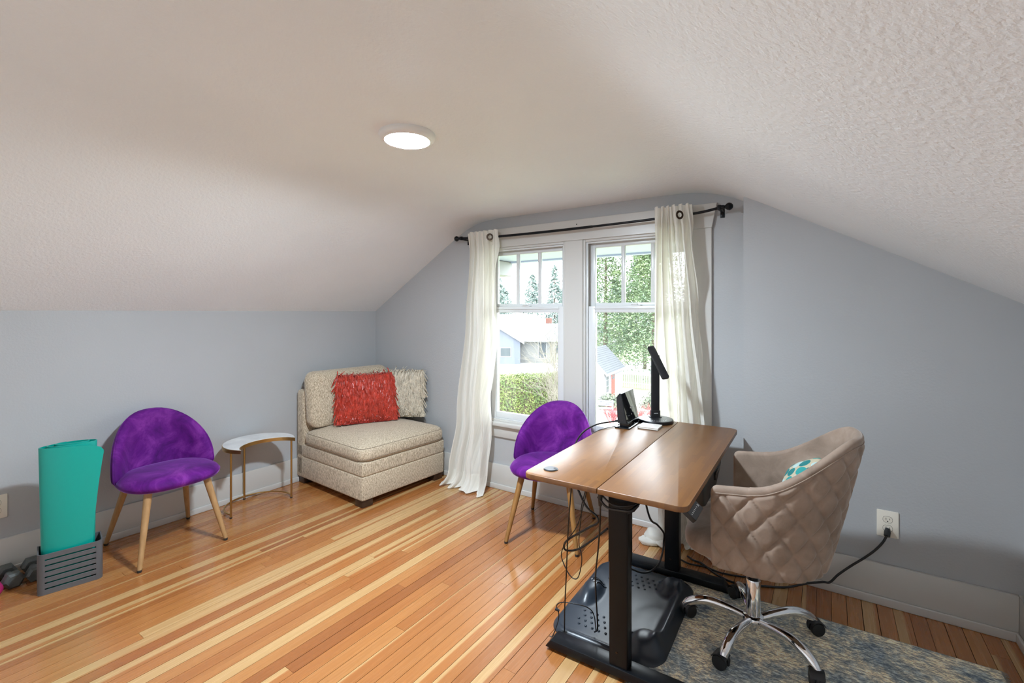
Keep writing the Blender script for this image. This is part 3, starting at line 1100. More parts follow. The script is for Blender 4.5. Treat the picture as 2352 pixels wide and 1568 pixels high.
# ================================================================== purple velvet chairs (local +x is the front)
def purple_chair(label, loc, rotz, legmat):
    t = thing('velvet_chair', label, 'chair', loc, rotz, 'purple velvet chairs')
    # seat
    b = B()
    out = []
    for k in range(56):
        a = 2 * PI * k / 56
        c, s = math.cos(a), math.sin(a)
        e = 2.7
        x = math.copysign(abs(c) ** (2 / e), c)
        y = math.copysign(abs(s) ** (2 / e), s)
        out.append((0.03 + (0.235 if x > 0 else 0.22) * x, 0.252 * y * (1 - 0.04 * max(0, -x))))

    def seat(a, c, off):
        cr = 0.010 * (a * 2.2) ** 2
        return Vector((a, c, 0.425 + off - cr * (1 if off > 0 else 0.3)))
    b.pad(out, [(0, 0.044), (0.35, 0.043), (0.6, 0.041), (0.78, 0.036), (0.89, 0.028), (0.96, 0.016), (1.0, 0.0), (0.985, -0.014),
                (0.95, -0.026), (0.86, -0.036), (0.6, -0.04), (0, -0.04)], seat)
    b.obj('seat', 'purple', t, smooth=180)
    # backrest shell
    b = B()
    W, HU, HD = 0.258, 0.325, 0.065
    out = []
    for k in range(64):
        a = 2 * PI * k / 64
        c, s = math.cos(a), math.sin(a)
        e = 2.25 if s > 0 else 3.2
        x = math.copysign(abs(c) ** (2 / e), c)
        y = math.copysign(abs(s) ** (2 / e), s)
        out.append((W * x, 0.46 + (HU if s > 0 else HD) * y))

    def back(a, z, off):
        q = a / W
        x = -0.205 + 0.215 * abs(q) ** 2.3 - 0.15 * (z - 0.45) + 0.03 * max(0, 0.45 - z) * 10 * 0.1
        dx = 0.215 * 2.3 * abs(q) ** 1.3 / W * (1 if q > 0 else -1)
        n = Vector((1, -dx, 0.15)).normalized()
        off += 0.006 * noise.noise(Vector((a * 7 + loc[0], z * 7, 0))) * (1 if off > 0.012 else 0)
        return Vector((x, a, z)) + n * off
    b.pad(out, [(0, 0.026), (0.25, 0.026), (0.45, 0.027), (0.62, 0.028), (0.76, 0.029), (0.87, 0.028), (0.94, 0.023), (0.985, 0.012),
                (1.0, 0.0), (0.985, -0.013), (0.94, -0.021), (0.85, -0.026), (0.6, -0.028), (0.3, -0.028), (0, -0.028)], back)
    b.obj('backrest', 'purple', t, smooth=180)
    # welt along the shell rim
    b = B()
    b.tube([back(a, z, -0.002) * 1.0 for a, z in out], 0.004, 6, closed=True)
    b.obj('piping', 'purple', t, smooth=180)
    for sx, sy in ((1, 1), (1, -1), (-1, 1), (-1, -1)):
        top = Vector((0.165 if sx > 0 else -0.135, sy * 0.145, 0.405))
        bot = Vector((0.262 * sx, sy * 0.218, 0.010))
        b = B()
        b.tube([bot, bot.lerp(top, 0.5), top], 0.015, 16, radii=[0.0115, 0.0165, 0.0205])
        lg = b.obj('leg', legmat, t)
        b = B()
        d = (top - bot).normalized()
        b.tube([Vector((bot.x, bot.y, 0.0)), bot + d * 0.004], 0.012, 16, radii=[0.0105, 0.0122])
        b.obj('foot_glide', 'glide', lg)
    return t


purple_chair('purple velvet chair beside the teal yoga mat', (-3.331, 1.1825, 0), 0.0, 'oak')
purple_chair('purple velvet chair by the window, tucked behind the desk', (-1.463, 2.635, 0), math.radians(-76.5), 'walnut')


# ================================================================== slipper chair and its pillows
def build_sofa():
    t = thing('slipper_chair', 'beige woven armless slipper chair in the corner', 'chair', (-3.165, 2.583, 0), math.radians(-3.6))
    hy = 0.402
    b = B()
    b.box((-0.45, -hy, 0.052), (0.458, hy, 0.226), 0.014, 3)
    b.obj('base', 'sofa', t)
    b = B()
    b.box((-0.44, -hy, 0.224), (0.460, hy, 0.326), 0.014, 3)
    b.obj('base_band', 'sofa', t)
    b = B()
    b.box((-0.462, -hy, 0.052), (-0.335, hy, 0.765), 0.035, 4)
    b.obj('back_frame', 'sofa', t, smooth=50)

    b = B()
    out = round_rect(0.410, hy + 0.007, 0.075, 8, 0.062, 0.0)

    def cush(a, c, off):
        dz = 0.0
        if off > 0.03:
            for ty in (-0.16, 0.16):
                d2 = (a - 0.10) ** 2 + (c - ty) ** 2
                dz -= 0.014 * math.exp(-d2 / 0.0022)
            dz += 0.005 * noise.noise(Vector((a * 9, c * 9, 1)))
        return Vector((a, c, 0.386 + off + dz))
    b.pad(out, [(0, 0.100), (0.2, 0.099), (0.35, 0.096), (0.5, 0.091), (0.62, 0.085), (0.73, 0.077), (0.82, 0.068), (0.89, 0.058), (0.935, 0.049), (0.967, 0.039), (0.988, 0.026),
                (1.0, 0.01), (1.0, -0.025), (0.985, -0.05), (0.95, -0.06), (0.6, -0.062), (0, -0.062)], cush)
    sc = b.obj('seat_cushion', 'sofa', t, smooth=180)
    b = B()
    b.tube([cush(0.062 + (x - 0.062) * 0.975, y * 0.975, 0.036) for x, y in out], 0.0016, 6, closed=True)
    b.obj('seam', 'seam', sc, smooth=180)
    b = B()
    b.tube([cush(0.062 + (x - 0.062) * 0.992, y * 0.992, -0.042) for x, y in out], 0.0018, 6, closed=True)
    b.obj('seam', 'seam', sc, smooth=180)

    b = B()
    out = round_rect(0.398, 0.225, 0.075, 8, 0.0, 0.682)

    def bk(a, z, off):
        w = 0.022 * noise.noise(Vector((a * 5, z * 13, off * 14)))
        x = -0.258 - 0.14 * (z - 0.45) + off * 1.0 + w
        return Vector((x, a, z + 0.018 * math.cos(a * 4)))
    b.pad(out, [(0, 0.10), (0.3, 0.098), (0.5, 0.094), (0.68, 0.086), (0.82, 0.074), (0.91, 0.06), (0.965, 0.04), (0.995, 0.012), (1.0, -0.01),
                (0.995, -0.03), (0.96, -0.052), (0.9, -0.06), (0.6, -0.064), (0, -0.066)], bk)
    b.obj('back_cushion', 'sofa', t, smooth=180)
    for x in (-0.40, 0.40):
        for y in (-0.345, 0.345):
            b = B()
            b.box((x - 0.045, y - 0.045, 0), (x + 0.045, y + 0.045, 0.055), 0.004)
            b.obj('leg', 'dark_leg', t)


def fringe_pillow(name, label, loc, facing, lean, size, body, strand, n, length, width, seed):
    """pillow standing on its lower edge; facing = angle of its front normal in plan; lean = tilt back"""
    r = random.Random(seed)
    t = thing(name, label, 'pillow', loc)
    fx, fy = math.cos(facing), math.sin(facing)
    nrm = Vector((fx * math.cos(lean), fy * math.cos(lean), math.sin(lean)))
    side = Vector((-fy, fx, 0))
    up = nrm.cross(side)
    hw, hh, th = size

    def puff(a, c):
        u, v = min(1, abs(a / hw)), min(1, abs(c / hh))
        return th * max(0, (1 - u ** 2.4)) ** 0.55 * max(0, (1 - v ** 2.4)) ** 0.55

    def P(a, c, off):
        return side * a + up * (c + hh) + nrm * off
    b = B()
    nn = 26
    for sgn in (1, -1):
        b.grid(lambda u, v: P((2 * u - 1) * hw * (1 - 0.06 * (1 - (2 * v - 1) ** 2)), (2 * v - 1) * hh * (1 - 0.06 * (1 - (2 * u - 1) ** 2)),
                              sgn * (puff((2 * u - 1) * hw, (2 * v - 1) * hh) + 0.002)), nn, nn)
    bmesh.ops.remove_doubles(b.bm, verts=b.bm.verts, dist=0.004)
    b.obj('cushion', body, t, smooth=180)
    b = B()
    for i in range(n):
        a, c = r.uniform(-1, 1) * hw, r.uniform(-1, 1) * hh
        if i % 9 == 0:
            if r.random() < 0.5:
                a = math.copysign(hw, a)
            else:
                c = math.copysign(hh, c)
        sgn = 1 if r.random() < 0.88 else -1
        o = puff(a, c)
        ln = length * r.uniform(0.7, 1.25)
        da = r.gauss(0, 0.28)
        dc = -1.0
        if c > hh * 0.93 and r.random() < 0.30:
            dc = r.uniform(-0.2, 0.7)
            ln *= 0.6
            da = r.gauss(0, 0.9)
        if abs(a) > hw * 0.93:
            da += math.copysign(0.5, a) * r.random()
        l = math.hypot(da, dc)
        da, dc = da / l, dc / l
        pts = []
        kick = r.uniform(0.008, 0.022)
        for k in range(4):
            q = k / 3
            a2, c2 = a + da * ln * q, c + dc * ln * q - 0.012 * q * q
            o2 = puff(a2, c2) + kick * math.sin(PI * min(1, q * 1.1)) + 0.004
            p = P(a2, c2, sgn * o2)
            if p.z < 0.004:
                p.z = 0.004 + 0.003 * r.random()
            pts.append(p)
        sd = side * math.cos(r.uniform(-0.9, 0.9)) + nrm * r.uniform(-0.6, 0.6) + up * 0.1 * r.uniform(-1, 1)
        sd.normalize()
        b.strip(pts, width, sd)
    stuff(b.obj('fringe', strand, t, smooth=0, normals=False))
    return t


build_sofa()
fringe_pillow('fringe_pillow', 'shaggy red fringed pillow on the slipper chair seat', (-3.165, 2.545, 0.486), math.radians(-30), 0.30,
              (0.222, 0.205, 0.075), 'red_body', 'red_strand', 2300, 0.075, 0.0078, 1)
fringe_pillow('fringe_pillow', 'shaggy cream fringed pillow behind the red one', (-3.120, 2.835, 0.486), math.radians(-60), 0.13,
              (0.215, 0.205, 0.06), 'cream_body', 'cream_strand', 1900, 0.072, 0.0066, 2)


# ================================================================== crescent side table
def build_side_table():
    t = thing('side_table', 'crescent gold side table with white top beside the slipper chair', 'side table', (-3.398, 1.780, 0))
    R, r, ox = 0.233, 0.199, 0.174
    # tips of the crescent
    xt = (R * R - r * r + ox * ox) / (2 * ox)
    at = math.acos(xt / R)
    ai = math.atan2(math.sqrt(R * R - xt * xt), xt - ox)

    def cres(gr, gi):
        o = []
        for k in range(49):
            a = at + (2 * PI - 2 * at) * k / 48
            o.append((max(-0.236, (R + gr) * math.cos(a)), (R + gr) * math.sin(a)))
        for k in range(1, 36):
            a = -ai + (-(2 * PI - 2 * ai)) * k / 36 if False else (2 * PI - ai) - (2 * PI - 2 * ai) * k / 36
            o.append((ox + (r - gi) * math.cos(a), (r - gi) * math.sin(a)))
        return o
    b = B()
    b.prism(cres(0, 0), 0.446, 0.470)
    b.obj('rim', 'gold', t, smooth=30)
    b = B()
    b.prism(cres(-0.004, -0.004), 0.4685, 0.4725)
    b.obj('top', 'marble', t, smooth=30)
    for x, y in ((0.042, -0.216), (-0.218, 0.0), (0.045, 0.214)):
        b = B()
        b.tube([(x, y, 0.008), (x, y, 0.447)], 0.0068, 14)
        lg = b.obj('leg', 'gold', t)
        b = B()
        b.lathe([(0, 0), (0.0078, 0), (0.0085, 0.004), (0.0078, 0.009), (0, 0.009)], 12, Matrix.Translation((x, y, 0)))
        b.obj('foot', 'glide', lg)
    b = B()
    pts = []
    a0, a1 = math.atan2(-0.216, 0.042) % (2 * PI), math.atan2(0.214, 0.045)
    for k in range(41):
        a = a1 + (a0 - a1) * k / 40
        pts.append((0.219 * math.cos(a), 0.219 * math.sin(a), 0.024))
    b.tube(pts, 0.0052, 10)
    b.obj('base_ring', 'gold', t)


build_side_table()


# ================================================================== yoga mat in its holder, dumbbells
def build_mat_corner():
    c = (-3.262, 0.732, 0)
    rz = math.radians(-11)
    t = thing('mat_holder', 'grey slatted plastic holder on the floor by the left wall', 'holder', c, rz)
    hx, hy, H = 0.072, 0.123, 0.20
    w = 0.006
    b = B()
    b.box((-hx, -hy, 0.0), (-hx + w, hy, H), 0.001, 1)
    b.obj('back_panel', 'holder', t)
    for s in (-1, 1):
        b = B()
        y0 = s * hy
        prof = [(-hx, y0), (hx - 0.028, y0)]
        arc = []
        for k in range(9):
            a = PI / 2 * k / 8
            arc.append((hx - 0.028 + 0.028 * math.sin(a), y0 - s * 0.028 * (1 - math.cos(a))))
        outer = prof + arc
        inner = [(-hx, y0 - s * w), (hx - 0.028, y0 - s * w)] + [
            (hx - 0.028 + (0.028 - w) * math.sin(PI / 2 * k / 8), y0 - s * (w + (0.028 - w) * (1 - math.cos(PI / 2 * k / 8)))) for k in range(9)]
        poly = outer + list(reversed(inner))
        b.prism(poly if s < 0 else list(reversed(poly)), 0.0, H)
        b.obj('side_panel', 'holder', t, smooth=30)
    n = 7
    for k in range(n):
        z0 = H * k / n + (0.0035 if k else 0)
        z1 = H * (k + 1) / n - (0.0035 if k < n - 1 else 0)
        b = B()
        b.box((hx - w, -hy + 0.026, z0), (hx - 0.0006, hy - 0.026, z1), 0.0008, 1)
        b.obj('slat', 'holder', t)
    b = B()
    b.box((-hx + w, -hy + w, 0.002), (hx - w, hy - w, 0.008))
    b.obj('bottom_panel', 'holder', t)

    # the mat: a loose spiral roll standing in the holder, free edge flaring to the right
    m = thing('yoga_mat', 'loosely rolled teal yoga mat standing in the grey holder', 'yoga mat', c, rz)
    turns = 2.55
    Hm = 0.715
    th = 0.0045

    def centre(u, z):
        a = -2 * PI * turns * (1 - u) + 0.62      # ends at the right front
        k = z / Hm
        g = 0.40 + 0.60 * u
        rx, ry = 0.058 * g, 0.113 * g * (1 + 0.12 * k)
        x, y = rx * math.sin(a + PI / 2), 0.0
        # angle measured so that a = 0 is the front (+x), increasing towards +y
        x = rx * math.cos(a)
        y = ry * math.sin(a)
        e = max(0.0, (u - 0.86) / 0.14)
        y += e * e * (0.050 * k * k + 0.012)
        x -= e * e * 0.010
        return Vector((x, y, z))

    def surf(side):
        def f(u, v):
            e = max(0.0, (u - 0.93) / 0.07)
            top = Hm - 0.05 * (1 - math.sqrt(max(0, 1 - e * e))) + 0.012 * (1 - u)
            z = 0.012 + (top - 0.012) * v
            p = centre(u, z)
            q = centre(min(1, u + 0.002), z) - centre(max(0, u - 0.002), z)
            nn = Vector((q.y, -q.x, 0)).normalized()
            return p + nn * th * 0.5 * side
        return f
    b = B()
    Vo = b.grid(surf(1), 170, 14)
    Vi = b.grid(surf(-1), 170, 14)
    for i in range(169):
        b.bm.faces.new((Vo[i][13], Vo[i + 1][13], Vi[i + 1][13], Vi[i][13]))
        b.bm.faces.new((Vo[i][0], Vo[i + 1][0], Vi[i + 1][0], Vi[i][0]))
    for j in range(13):
        b.bm.faces.new((Vo[169][j], Vo[169][j + 1], Vi[169][j + 1], Vi[169][j]))
        b.bm.faces.new((Vo[0][j], Vo[0][j + 1], Vi[0][j + 1], Vi[0][j]))
    b.obj('foam_sheet', 'mat_teal', m, smooth=40)

    # dumbbells lying side by side against the baseboard
    def dumbbell(label, loc, rz, mat, R, L_, hexa=True):
        t = thing('dumbbell', label, 'dumbbell', loc, rz, 'dumbbells on the floor')
        M0 = Matrix.Translation((0, 0, R * (0.866 if hexa else 1))) @ Matrix.Rotation(PI / 2, 4, 'Y')
        n = 6 if hexa else 20
        rot = Matrix.Rotation(PI / 6 if False else 0, 4, 'Z')
        hl = 0.062
        for s in (-1, 1):
            b = B()
            z0, z1 = s * (L_ / 2 - hl), s * L_ / 2
            mid = (z0 + z1) / 2
            b.lathe([(0, z0), (R * 0.72, z0), (R * 0.98, z0 + s * 0.010), (R, mid), (R * 0.98, z1 - s * 0.010), (R * 0.7, z1), (0, z1)], n,
                    M0 @ Matrix.Rotation(PI / 2, 4, 'Z'))
            b.obj('head', mat, t, smooth=25 if hexa else 180)
        b = B()
        b.lathe([(0, -L_ / 2 + 0.03), (0.013, -L_ / 2 + 0.03), (0.015, -0.02), (0.0165, 0), (0.015, 0.02), (0.013, L_ / 2 - 0.03),
                 (0, L_ / 2 - 0.03)], 16, M0)
        b.obj('handle', mat, t)
    dumbbell('grey hexagonal dumbbell next to the pink one', (-3.51, 0.552, 0), math.radians(2), 'iron', 0.042, 0.19)
    dumbbell('grey hexagonal dumbbell next to the mat holder', (-3.505, 0.640, 0), math.radians(-3), 'iron', 0.042, 0.19)
    dumbbell('pink dumbbell at the left edge of the picture', (-3.465, 0.474, 0), math.radians(1), 'pink', 0.037, 0.19, False)


build_mat_corner()


# ================================================================== outlets
def outlet(label, M, plug):
    t = thing('wall_outlet', label, 'outlet', M.to_translation())
    R = M.to_3x3().to_4x4()
    t.rotation_euler = M.to_euler()
    b = B()
    b.prism(round_rect(0.041, 0.0625, 0.004, 4), 0.0, 0.005, None, 0.0015, 2)
    b.obj('cover_plate', 'plate', t, smooth=40)
    for k, y in enumerate((0.021, -0.021)):
        b = B()
        b.prism(round_rect(0.0175, 0.0145, 0.0115, 6, 0, y), 0.004, 0.0065, None, 0.0006, 1)
        r = b.obj('receptacle', 'plate', t, smooth=40)
        b = B()
        b.prism(round_rect(0.0185, 0.0155, 0.0122, 6, 0, y), 0.004, 0.0054)
        b.obj('outline', 'slot', r, smooth=0)
        b = B()
        b.box((-0.0075, y - 0.001, 0.006), (-0.0055, y + 0.008, 0.0068))
        b.box((0.0055, y - 0.001, 0.006), (0.0075, y + 0.0065, 0.0068))
        b.lathe([(0, 0.006), (0.0028, 0.006), (0.0028, 0.0068), (0, 0.0068)], 10, Matrix.Translation((0, y - 0.0075, 0)))
        b.obj('slots', 'slot', r, smooth=0)
    b = B()
    b.lathe([(0, 0.005), (0.003, 0.005), (0.0025, 0.0066), (0, 0.0068)], 12)
    b.obj('screw', 'plate', t)
    return t


outlet('ivory wall outlet with a black plug in it', Matrix.Translation((0.241, YJ, 0.387)) @ Matrix.Rotation(PI / 2, 4, 'X'), True)
outlet('ivory wall outlet at the left edge above the dumbbells',
       Matrix.Translation((XL, 0.525, 0.366)) @ Matrix.Rotation(PI / 2, 4, 'Z') @ Matrix.Rotation(PI / 2, 4, 'X'), False)


# ================================================================== standing desk
DC = Vector((-0.723, 2.246, 0))
DR = 0.021
ZD = 0.745


def build_desk():
    t = thing('standing_desk', 'two-board wooden standing desk on black steel legs', 'desk', DC, DR)
    hx, hy, th = 0.3215, 0.6305, 0.021
    for s in (-1, 1):
        o = []
        g = 0.0012 * s
        r = 0.032
        # rounded on the outer corners only
        for (cy, a0, a1) in ((-1, -PI / 2, 0), (1, 0, PI / 2)):
            for k in range(9):
                a = a0 + (a1 - a0) * k / 8
                o.append((hx - r + r * math.cos(a), cy * (hy - r) + r * math.sin(a)))
        poly = [(abs(g), -hy)] + o + [(abs(g), hy)]
        poly = [(s * x, y) for x, y in poly]
        if s < 0:
            poly.reverse()
        b = B()
        b.prism(poly, ZD - th, ZD, None, 0.003, 2)
        top = b.obj('tabletop_board', 'desk', t, smooth=40)
    # cable grommet
    b = B()
    M = Matrix.Translation((-0.245, -0.532, ZD))
    b.lathe([(0, 0), (0.030, 0), (0.0305, 0.002), (0.028, 0.0034), (0.0, 0.0036)], 40, M)
    gr = b.obj('cable_grommet', 'black_plastic', t)
    b = B()
    b.lathe([(0, 0.003), (0.0265, 0.003), (0.0255, 0.0046), (0, 0.0048)], 40, M)
    b.obj('grommet_cap', 'bench_cap', gr) if 'bench_cap' in MAT else b.obj('grommet_cap', 'holder', gr)
    b = B()
    b.lathe([(0, 0.004), (0.006, 0.004), (0.006, 0.0051), (0, 0.0051)], 16, M @ Matrix.Translation((0.015, 0.008, 0)))
    b.obj('cable_notch', 'slot', gr)

    # legs: foot, lower column, upper column, top bracket
    for yl in (-0.515, 0.287):
        x0 = 0.050
        b = B()
        b.prism([(-0.262, 0.012), (-0.236, 0.046), (0.30, 0.046), (0.326, 0.012)], yl - 0.036, yl + 0.036, XZ, 0.003, 2)
        ft = b.obj('foot', 'black_metal', t, smooth=30)
        for xg in (-0.215, 0.28):
            b = B()
            b.lathe([(0, 0), (0.017, 0), (0.018, 0.004), (0.015, 0.013), (0, 0.013)], 18, Matrix.Translation((xg, yl, 0)))
            b.obj('leveling_glide', 'glide', ft)
        b = B()
        b.prism(round_rect(0.0375, 0.028, 0.008, 3, x0, yl), 0.045, 0.46)
        b.obj('lower_column', 'black_metal', t, smooth=30)
        b = B()
        b.prism(round_rect(0.0395, 0.030, 0.008, 3, x0, yl), 0.44, 0.70)
        b.obj('upper_column', 'black_metal', t, smooth=30)
        b = B()
        b.box((-0.26, yl - 0.03, 0.700), (0.28, yl + 0.03, ZD - th - 0.0005), 0.002, 1)
        b.prism([(x0 + 0.03, 0.63), (x0 + 0.066, 0.655), (x0 + 0.066, 0.701), (x0 + 0.03, 0.701)], yl - 0.028, yl + 0.028, XZ, 0.002, 1)
        b.obj('top_bracket', 'black_metal', t, smooth=30)
        b = B()
        for zz in (0.10,):
            b.lathe([(0, 0), (0.0045, 0), (0.004, 0.002), (0, 0.0025)], 12,
                    Matrix.Translation((x0 - 0.005, yl - 0.028, zz)) @ Matrix.Rotation(PI / 2, 4, 'X'))
        b.obj('bolt', 'bronze', ft)
    b = B()
    b.box((0.005, -0.49, 0.672), (0.085, 0.27, 0.712), 0.003, 2)
    b.obj('crossbeam', 'black_metal', t)
    # motor control box hung under the right board
    b = B()
    M = Matrix(((0, 0, 1, 0), (1, 0, 0, 0), (0, 1, 0, 0), (0, 0, 0, 1)))   # polygon (y, z) extruded along x
    b.prism([(-0.22, 0.60), (-0.17, 0.585), (0.06, 0.585), (0.12, 0.62), (0.22, 0.66), (0.22, ZD - th - 0.001), (-0.22, ZD - th - 0.001)],
            0.235, 0.298, M, 0.006, 2)
    cb = b.obj('control_box', 'black_plastic', t, smooth=30)
    b = B()
    b.box((0.296, 0.03, 0.655), (0.303, 0.14, 0.668), 0.002)
    b.box((0.296, 0.03, 0.635), (0.303, 0.045, 0.668), 0.002)
    b.obj('handle', 'gloss_black', cb)
    # key pad at the front corner
    Mk = Matrix.Translation((0.322, -0.535, ZD - th - 0.018)) @ Matrix.Rotation(math.radians(38), 4, 'Y')
    b = B()
    b.prism(round_rect(0.024, 0.062, 0.006, 3), -0.010, 0.006, Mk, 0.002, 1)
    b.box((0.27, -0.585, ZD - th - 0.014), (0.318, -0.485, ZD - th - 0.001), 0.002, 1)
    kp = b.obj('keypad', 'black_plastic', t, smooth=30)
    for k in range(6):
        b = B()
        b.lathe([(0, 0), (0.0026, 0), (0.0024, 0.0008), (0, 0.001)], 10, Mk @ Matrix.Translation((0.003, -0.048 + 0.0145 * k, 0.006)))
        b.obj('key', 'ink', kp)
    text_mesh('height_readout', '86', 0.014, 'ink', kp, Mk @ Matrix.Translation((0.004, 0.046, 0.0062)) @ Matrix.Rotation(PI / 2, 4, 'Z'))
    return t


build_desk()


def desk_pt(x, y, z=0.0):
    return Vector((x, y, ZD + z))


def build_desk_things():
    # desk lamp
    org = desk_pt(-0.85, 2.80)
    t = thing('desk_lamp', 'black LED desk lamp with a folded head, switched off', 'desk lamp', org)
    b = B()
    b.lathe([(0, 0.0), (0.098, 0.0), (0.101, 0.004), (0.101, 0.016), (0.098, 0.020), (0.09, 0.0208), (0, 0.0208)], 64)
    base = b.obj('base', 'black_plastic', t)
    b = B()
    for k in range(9):
        a = math.radians(-100 + 11 * k)
        p = Vector((0.07 * math.cos(a), 0.07 * math.sin(a), 0.0208))
        b.lathe([(0, 0), (0.0022, 0), (0.0022, 0.0004), (0, 0.0004)], 8, Matrix.Translation(p))
    b.obj('touch_marks', 'ink', base)
    R = Matrix.Rotation(YAW + 0.10, 4, 'Z')          # broad face of the post towards the room
    o = Vector((-0.012, 0.03, 0))
    b = B()
    b.prism(round_rect(0.0245, 0.0095, 0.004, 3), 0.02, 0.395, Matrix.Translation(o) @ R)
    b.obj('post', 'black_plastic', t, smooth=30)
    b = B()
    b.prism(round_rect(0.0275, 0.013, 0.004, 3), 0.02, 0.062, Matrix.Translation(o) @ R, 0.001, 1)
    b.prism(round_rect(0.036, 0.019, 0.006, 3), 0.02, 0.0245, Matrix.Translation(o) @ R, 0.001, 1)
    co = b.obj('post_collar', 'black_plastic', t, smooth=30)
    b = B()
    for k in range(7):
        b.box((-0.0125 + 0.0037 * k, -0.0136, 0.045), (-0.0103 + 0.0037 * k, -0.0130, 0.0485))
    b.bm.transform(Matrix.Translation(o) @ R)
    b.obj('maker_mark', 'ink', co, smooth=0)
    # head
    p0 = Vector((-0.022, -0.018, 0.440))
    p1 = Vector((0.088, -0.113, 0.288))
    d = (p1 - p0)
    ln = d.length
    d.normalize()
    sd = Vector((math.cos(YAW), math.sin(YAW), 0))
    sd = (sd - d * sd.dot(d)).normalized()
    nn = sd.cross(d)
    M = Matrix(((d.x, sd.x, nn.x, p0.x), (d.y, sd.y, nn.y, p0.y), (d.z, sd.z, nn.z, p0.z), (0, 0, 0, 1)))
    b = B()
    b.prism(round_rect(ln / 2 + 0.012, 0.021, 0.010, 4, ln / 2, 0), -0.008, 0.008, M, 0.004, 2)
    hd = b.obj('lamp_head', 'black_plastic', t, smooth=40)
    b = B()
    b.box((0.03, -0.014, 0.0078), (ln - 0.01, 0.014, 0.0092))
    b.bm.transform(M)
    b.obj('led_strip', 'paper', hd, smooth=0)
    b = B()
    b.box((0.028, -0.0213, -0.0084), (0.030, 0.0213, -0.0062))
    b.bm.transform(M)
    b.obj('head_groove', 'slot', hd, smooth=0)
    b = B()
    q = Vector((-0.012, 0.03, 0.40))
    b.tube([q - sd * 0.0, q + Vector((0.0, -0.03, 0.02)), p0 + d * 0.02], 0.010, 12)
    b.obj('hinge', 'black_plastic', t)

    # router
    org = desk_pt(-0.950, 2.635)
    t = thing('wifi_router', 'black wifi router with a glossy face leaning on its stand', 'router', org, math.radians(2))
    Myz = Matrix(((1, 0, 0, 0), (0, 0, 1, 0), (0, 1, 0, 0), (0, 0, 0, 1)))   # (x, z) extruded along y
    b = B()
    b.prism([(0.016, 0.030), (-0.018, 0.197), (-0.026, 0.197), (-0.044, 0.172), (-0.036, 0.030)], -0.108, 0.108, Myz, 0.002, 1)
    bd = b.obj('body', 'black_plastic', t, smooth=25)
    sl = Vector((-0.034, 0, 0.167)).normalized()
    nrm = Vector((0.167, 0, 0.034)).normalized()
    Mf = Matrix(((0, sl.x, nrm.x, -0.001), (1, 0, 0, 0), (0, sl.z, nrm.z, 0.1135), (0, 0, 0, 1)))
    b = B()
    b.prism([(-0.106, -0.083), (0.106, -0.083), (0.106, 0.083), (-0.106, 0.083)], 0.0, 0.0028, Mf, 0.0006, 1)
    fc = b.obj('glossy_face', 'gloss_black', bd, smooth=25)
    text_mesh('brand_lettering', 'NETGEAR', 0.0125, 'ink', fc, Mf @ Matrix.Translation((0.018, -0.012, 0.0032)))
    b = B()
    b.prism([(-0.003, -0.004), (0.004, 0.0), (-0.003, 0.004)], 0.0028, 0.0034, Mf @ Matrix.Translation((0.0, -0.048, 0)))
    b.obj('status_mark', 'ink', fc, smooth=0)
    b = B()
    for i in range(5):
        for k in range(9):
            if (i + k) % 2 == 0:
                b.box((-0.032 + 0.006 * i + (k * -0.0018), -0.1086, 0.045 + 0.013 * k), (-0.0305 + 0.006 * i + (k * -0.0018), -0.1079, 0.0465 + 0.013 * k))
    b.obj('vent_holes', 'red_plastic', bd, smooth=0)
    b = B()
    b.box((-0.052, -0.112, 0.0), (0.034, 0.118, 0.008), 0.003, 2)
    b.box((-0.030, -0.095, 0.006), (0.020, 0.112, 0.034), 0.005, 2)
    b.obj('stand', 'gloss_black', t)

    # small notebook
    t = thing('notebook', 'small white-patterned notebook in front of the desk lamp', 'notebook', desk_pt(-0.832, 2.638), math.radians(3))
    b = B()
    b.box((-0.056, -0.052, 0.0), (0.056, 0.052, 0.002), 0.0006, 1)
    b.box((-0.057, -0.052, 0.0), (-0.0545, 0.052, 0.0125), 0.0006, 1)
    b.obj('back_cover', 'gloss_black', t)
    b = B()
    b.box((-0.055, -0.050, 0.002), (0.054, 0.050, 0.0105))
    b.obj('pages', 'paper', t, smooth=0)
    b = B()
    b.box((-0.056, -0.052, 0.0105), (0.056, 0.052, 0.0125), 0.0006, 1)
    b.obj('front_cover', 'notebook', t)


build_desk_things()


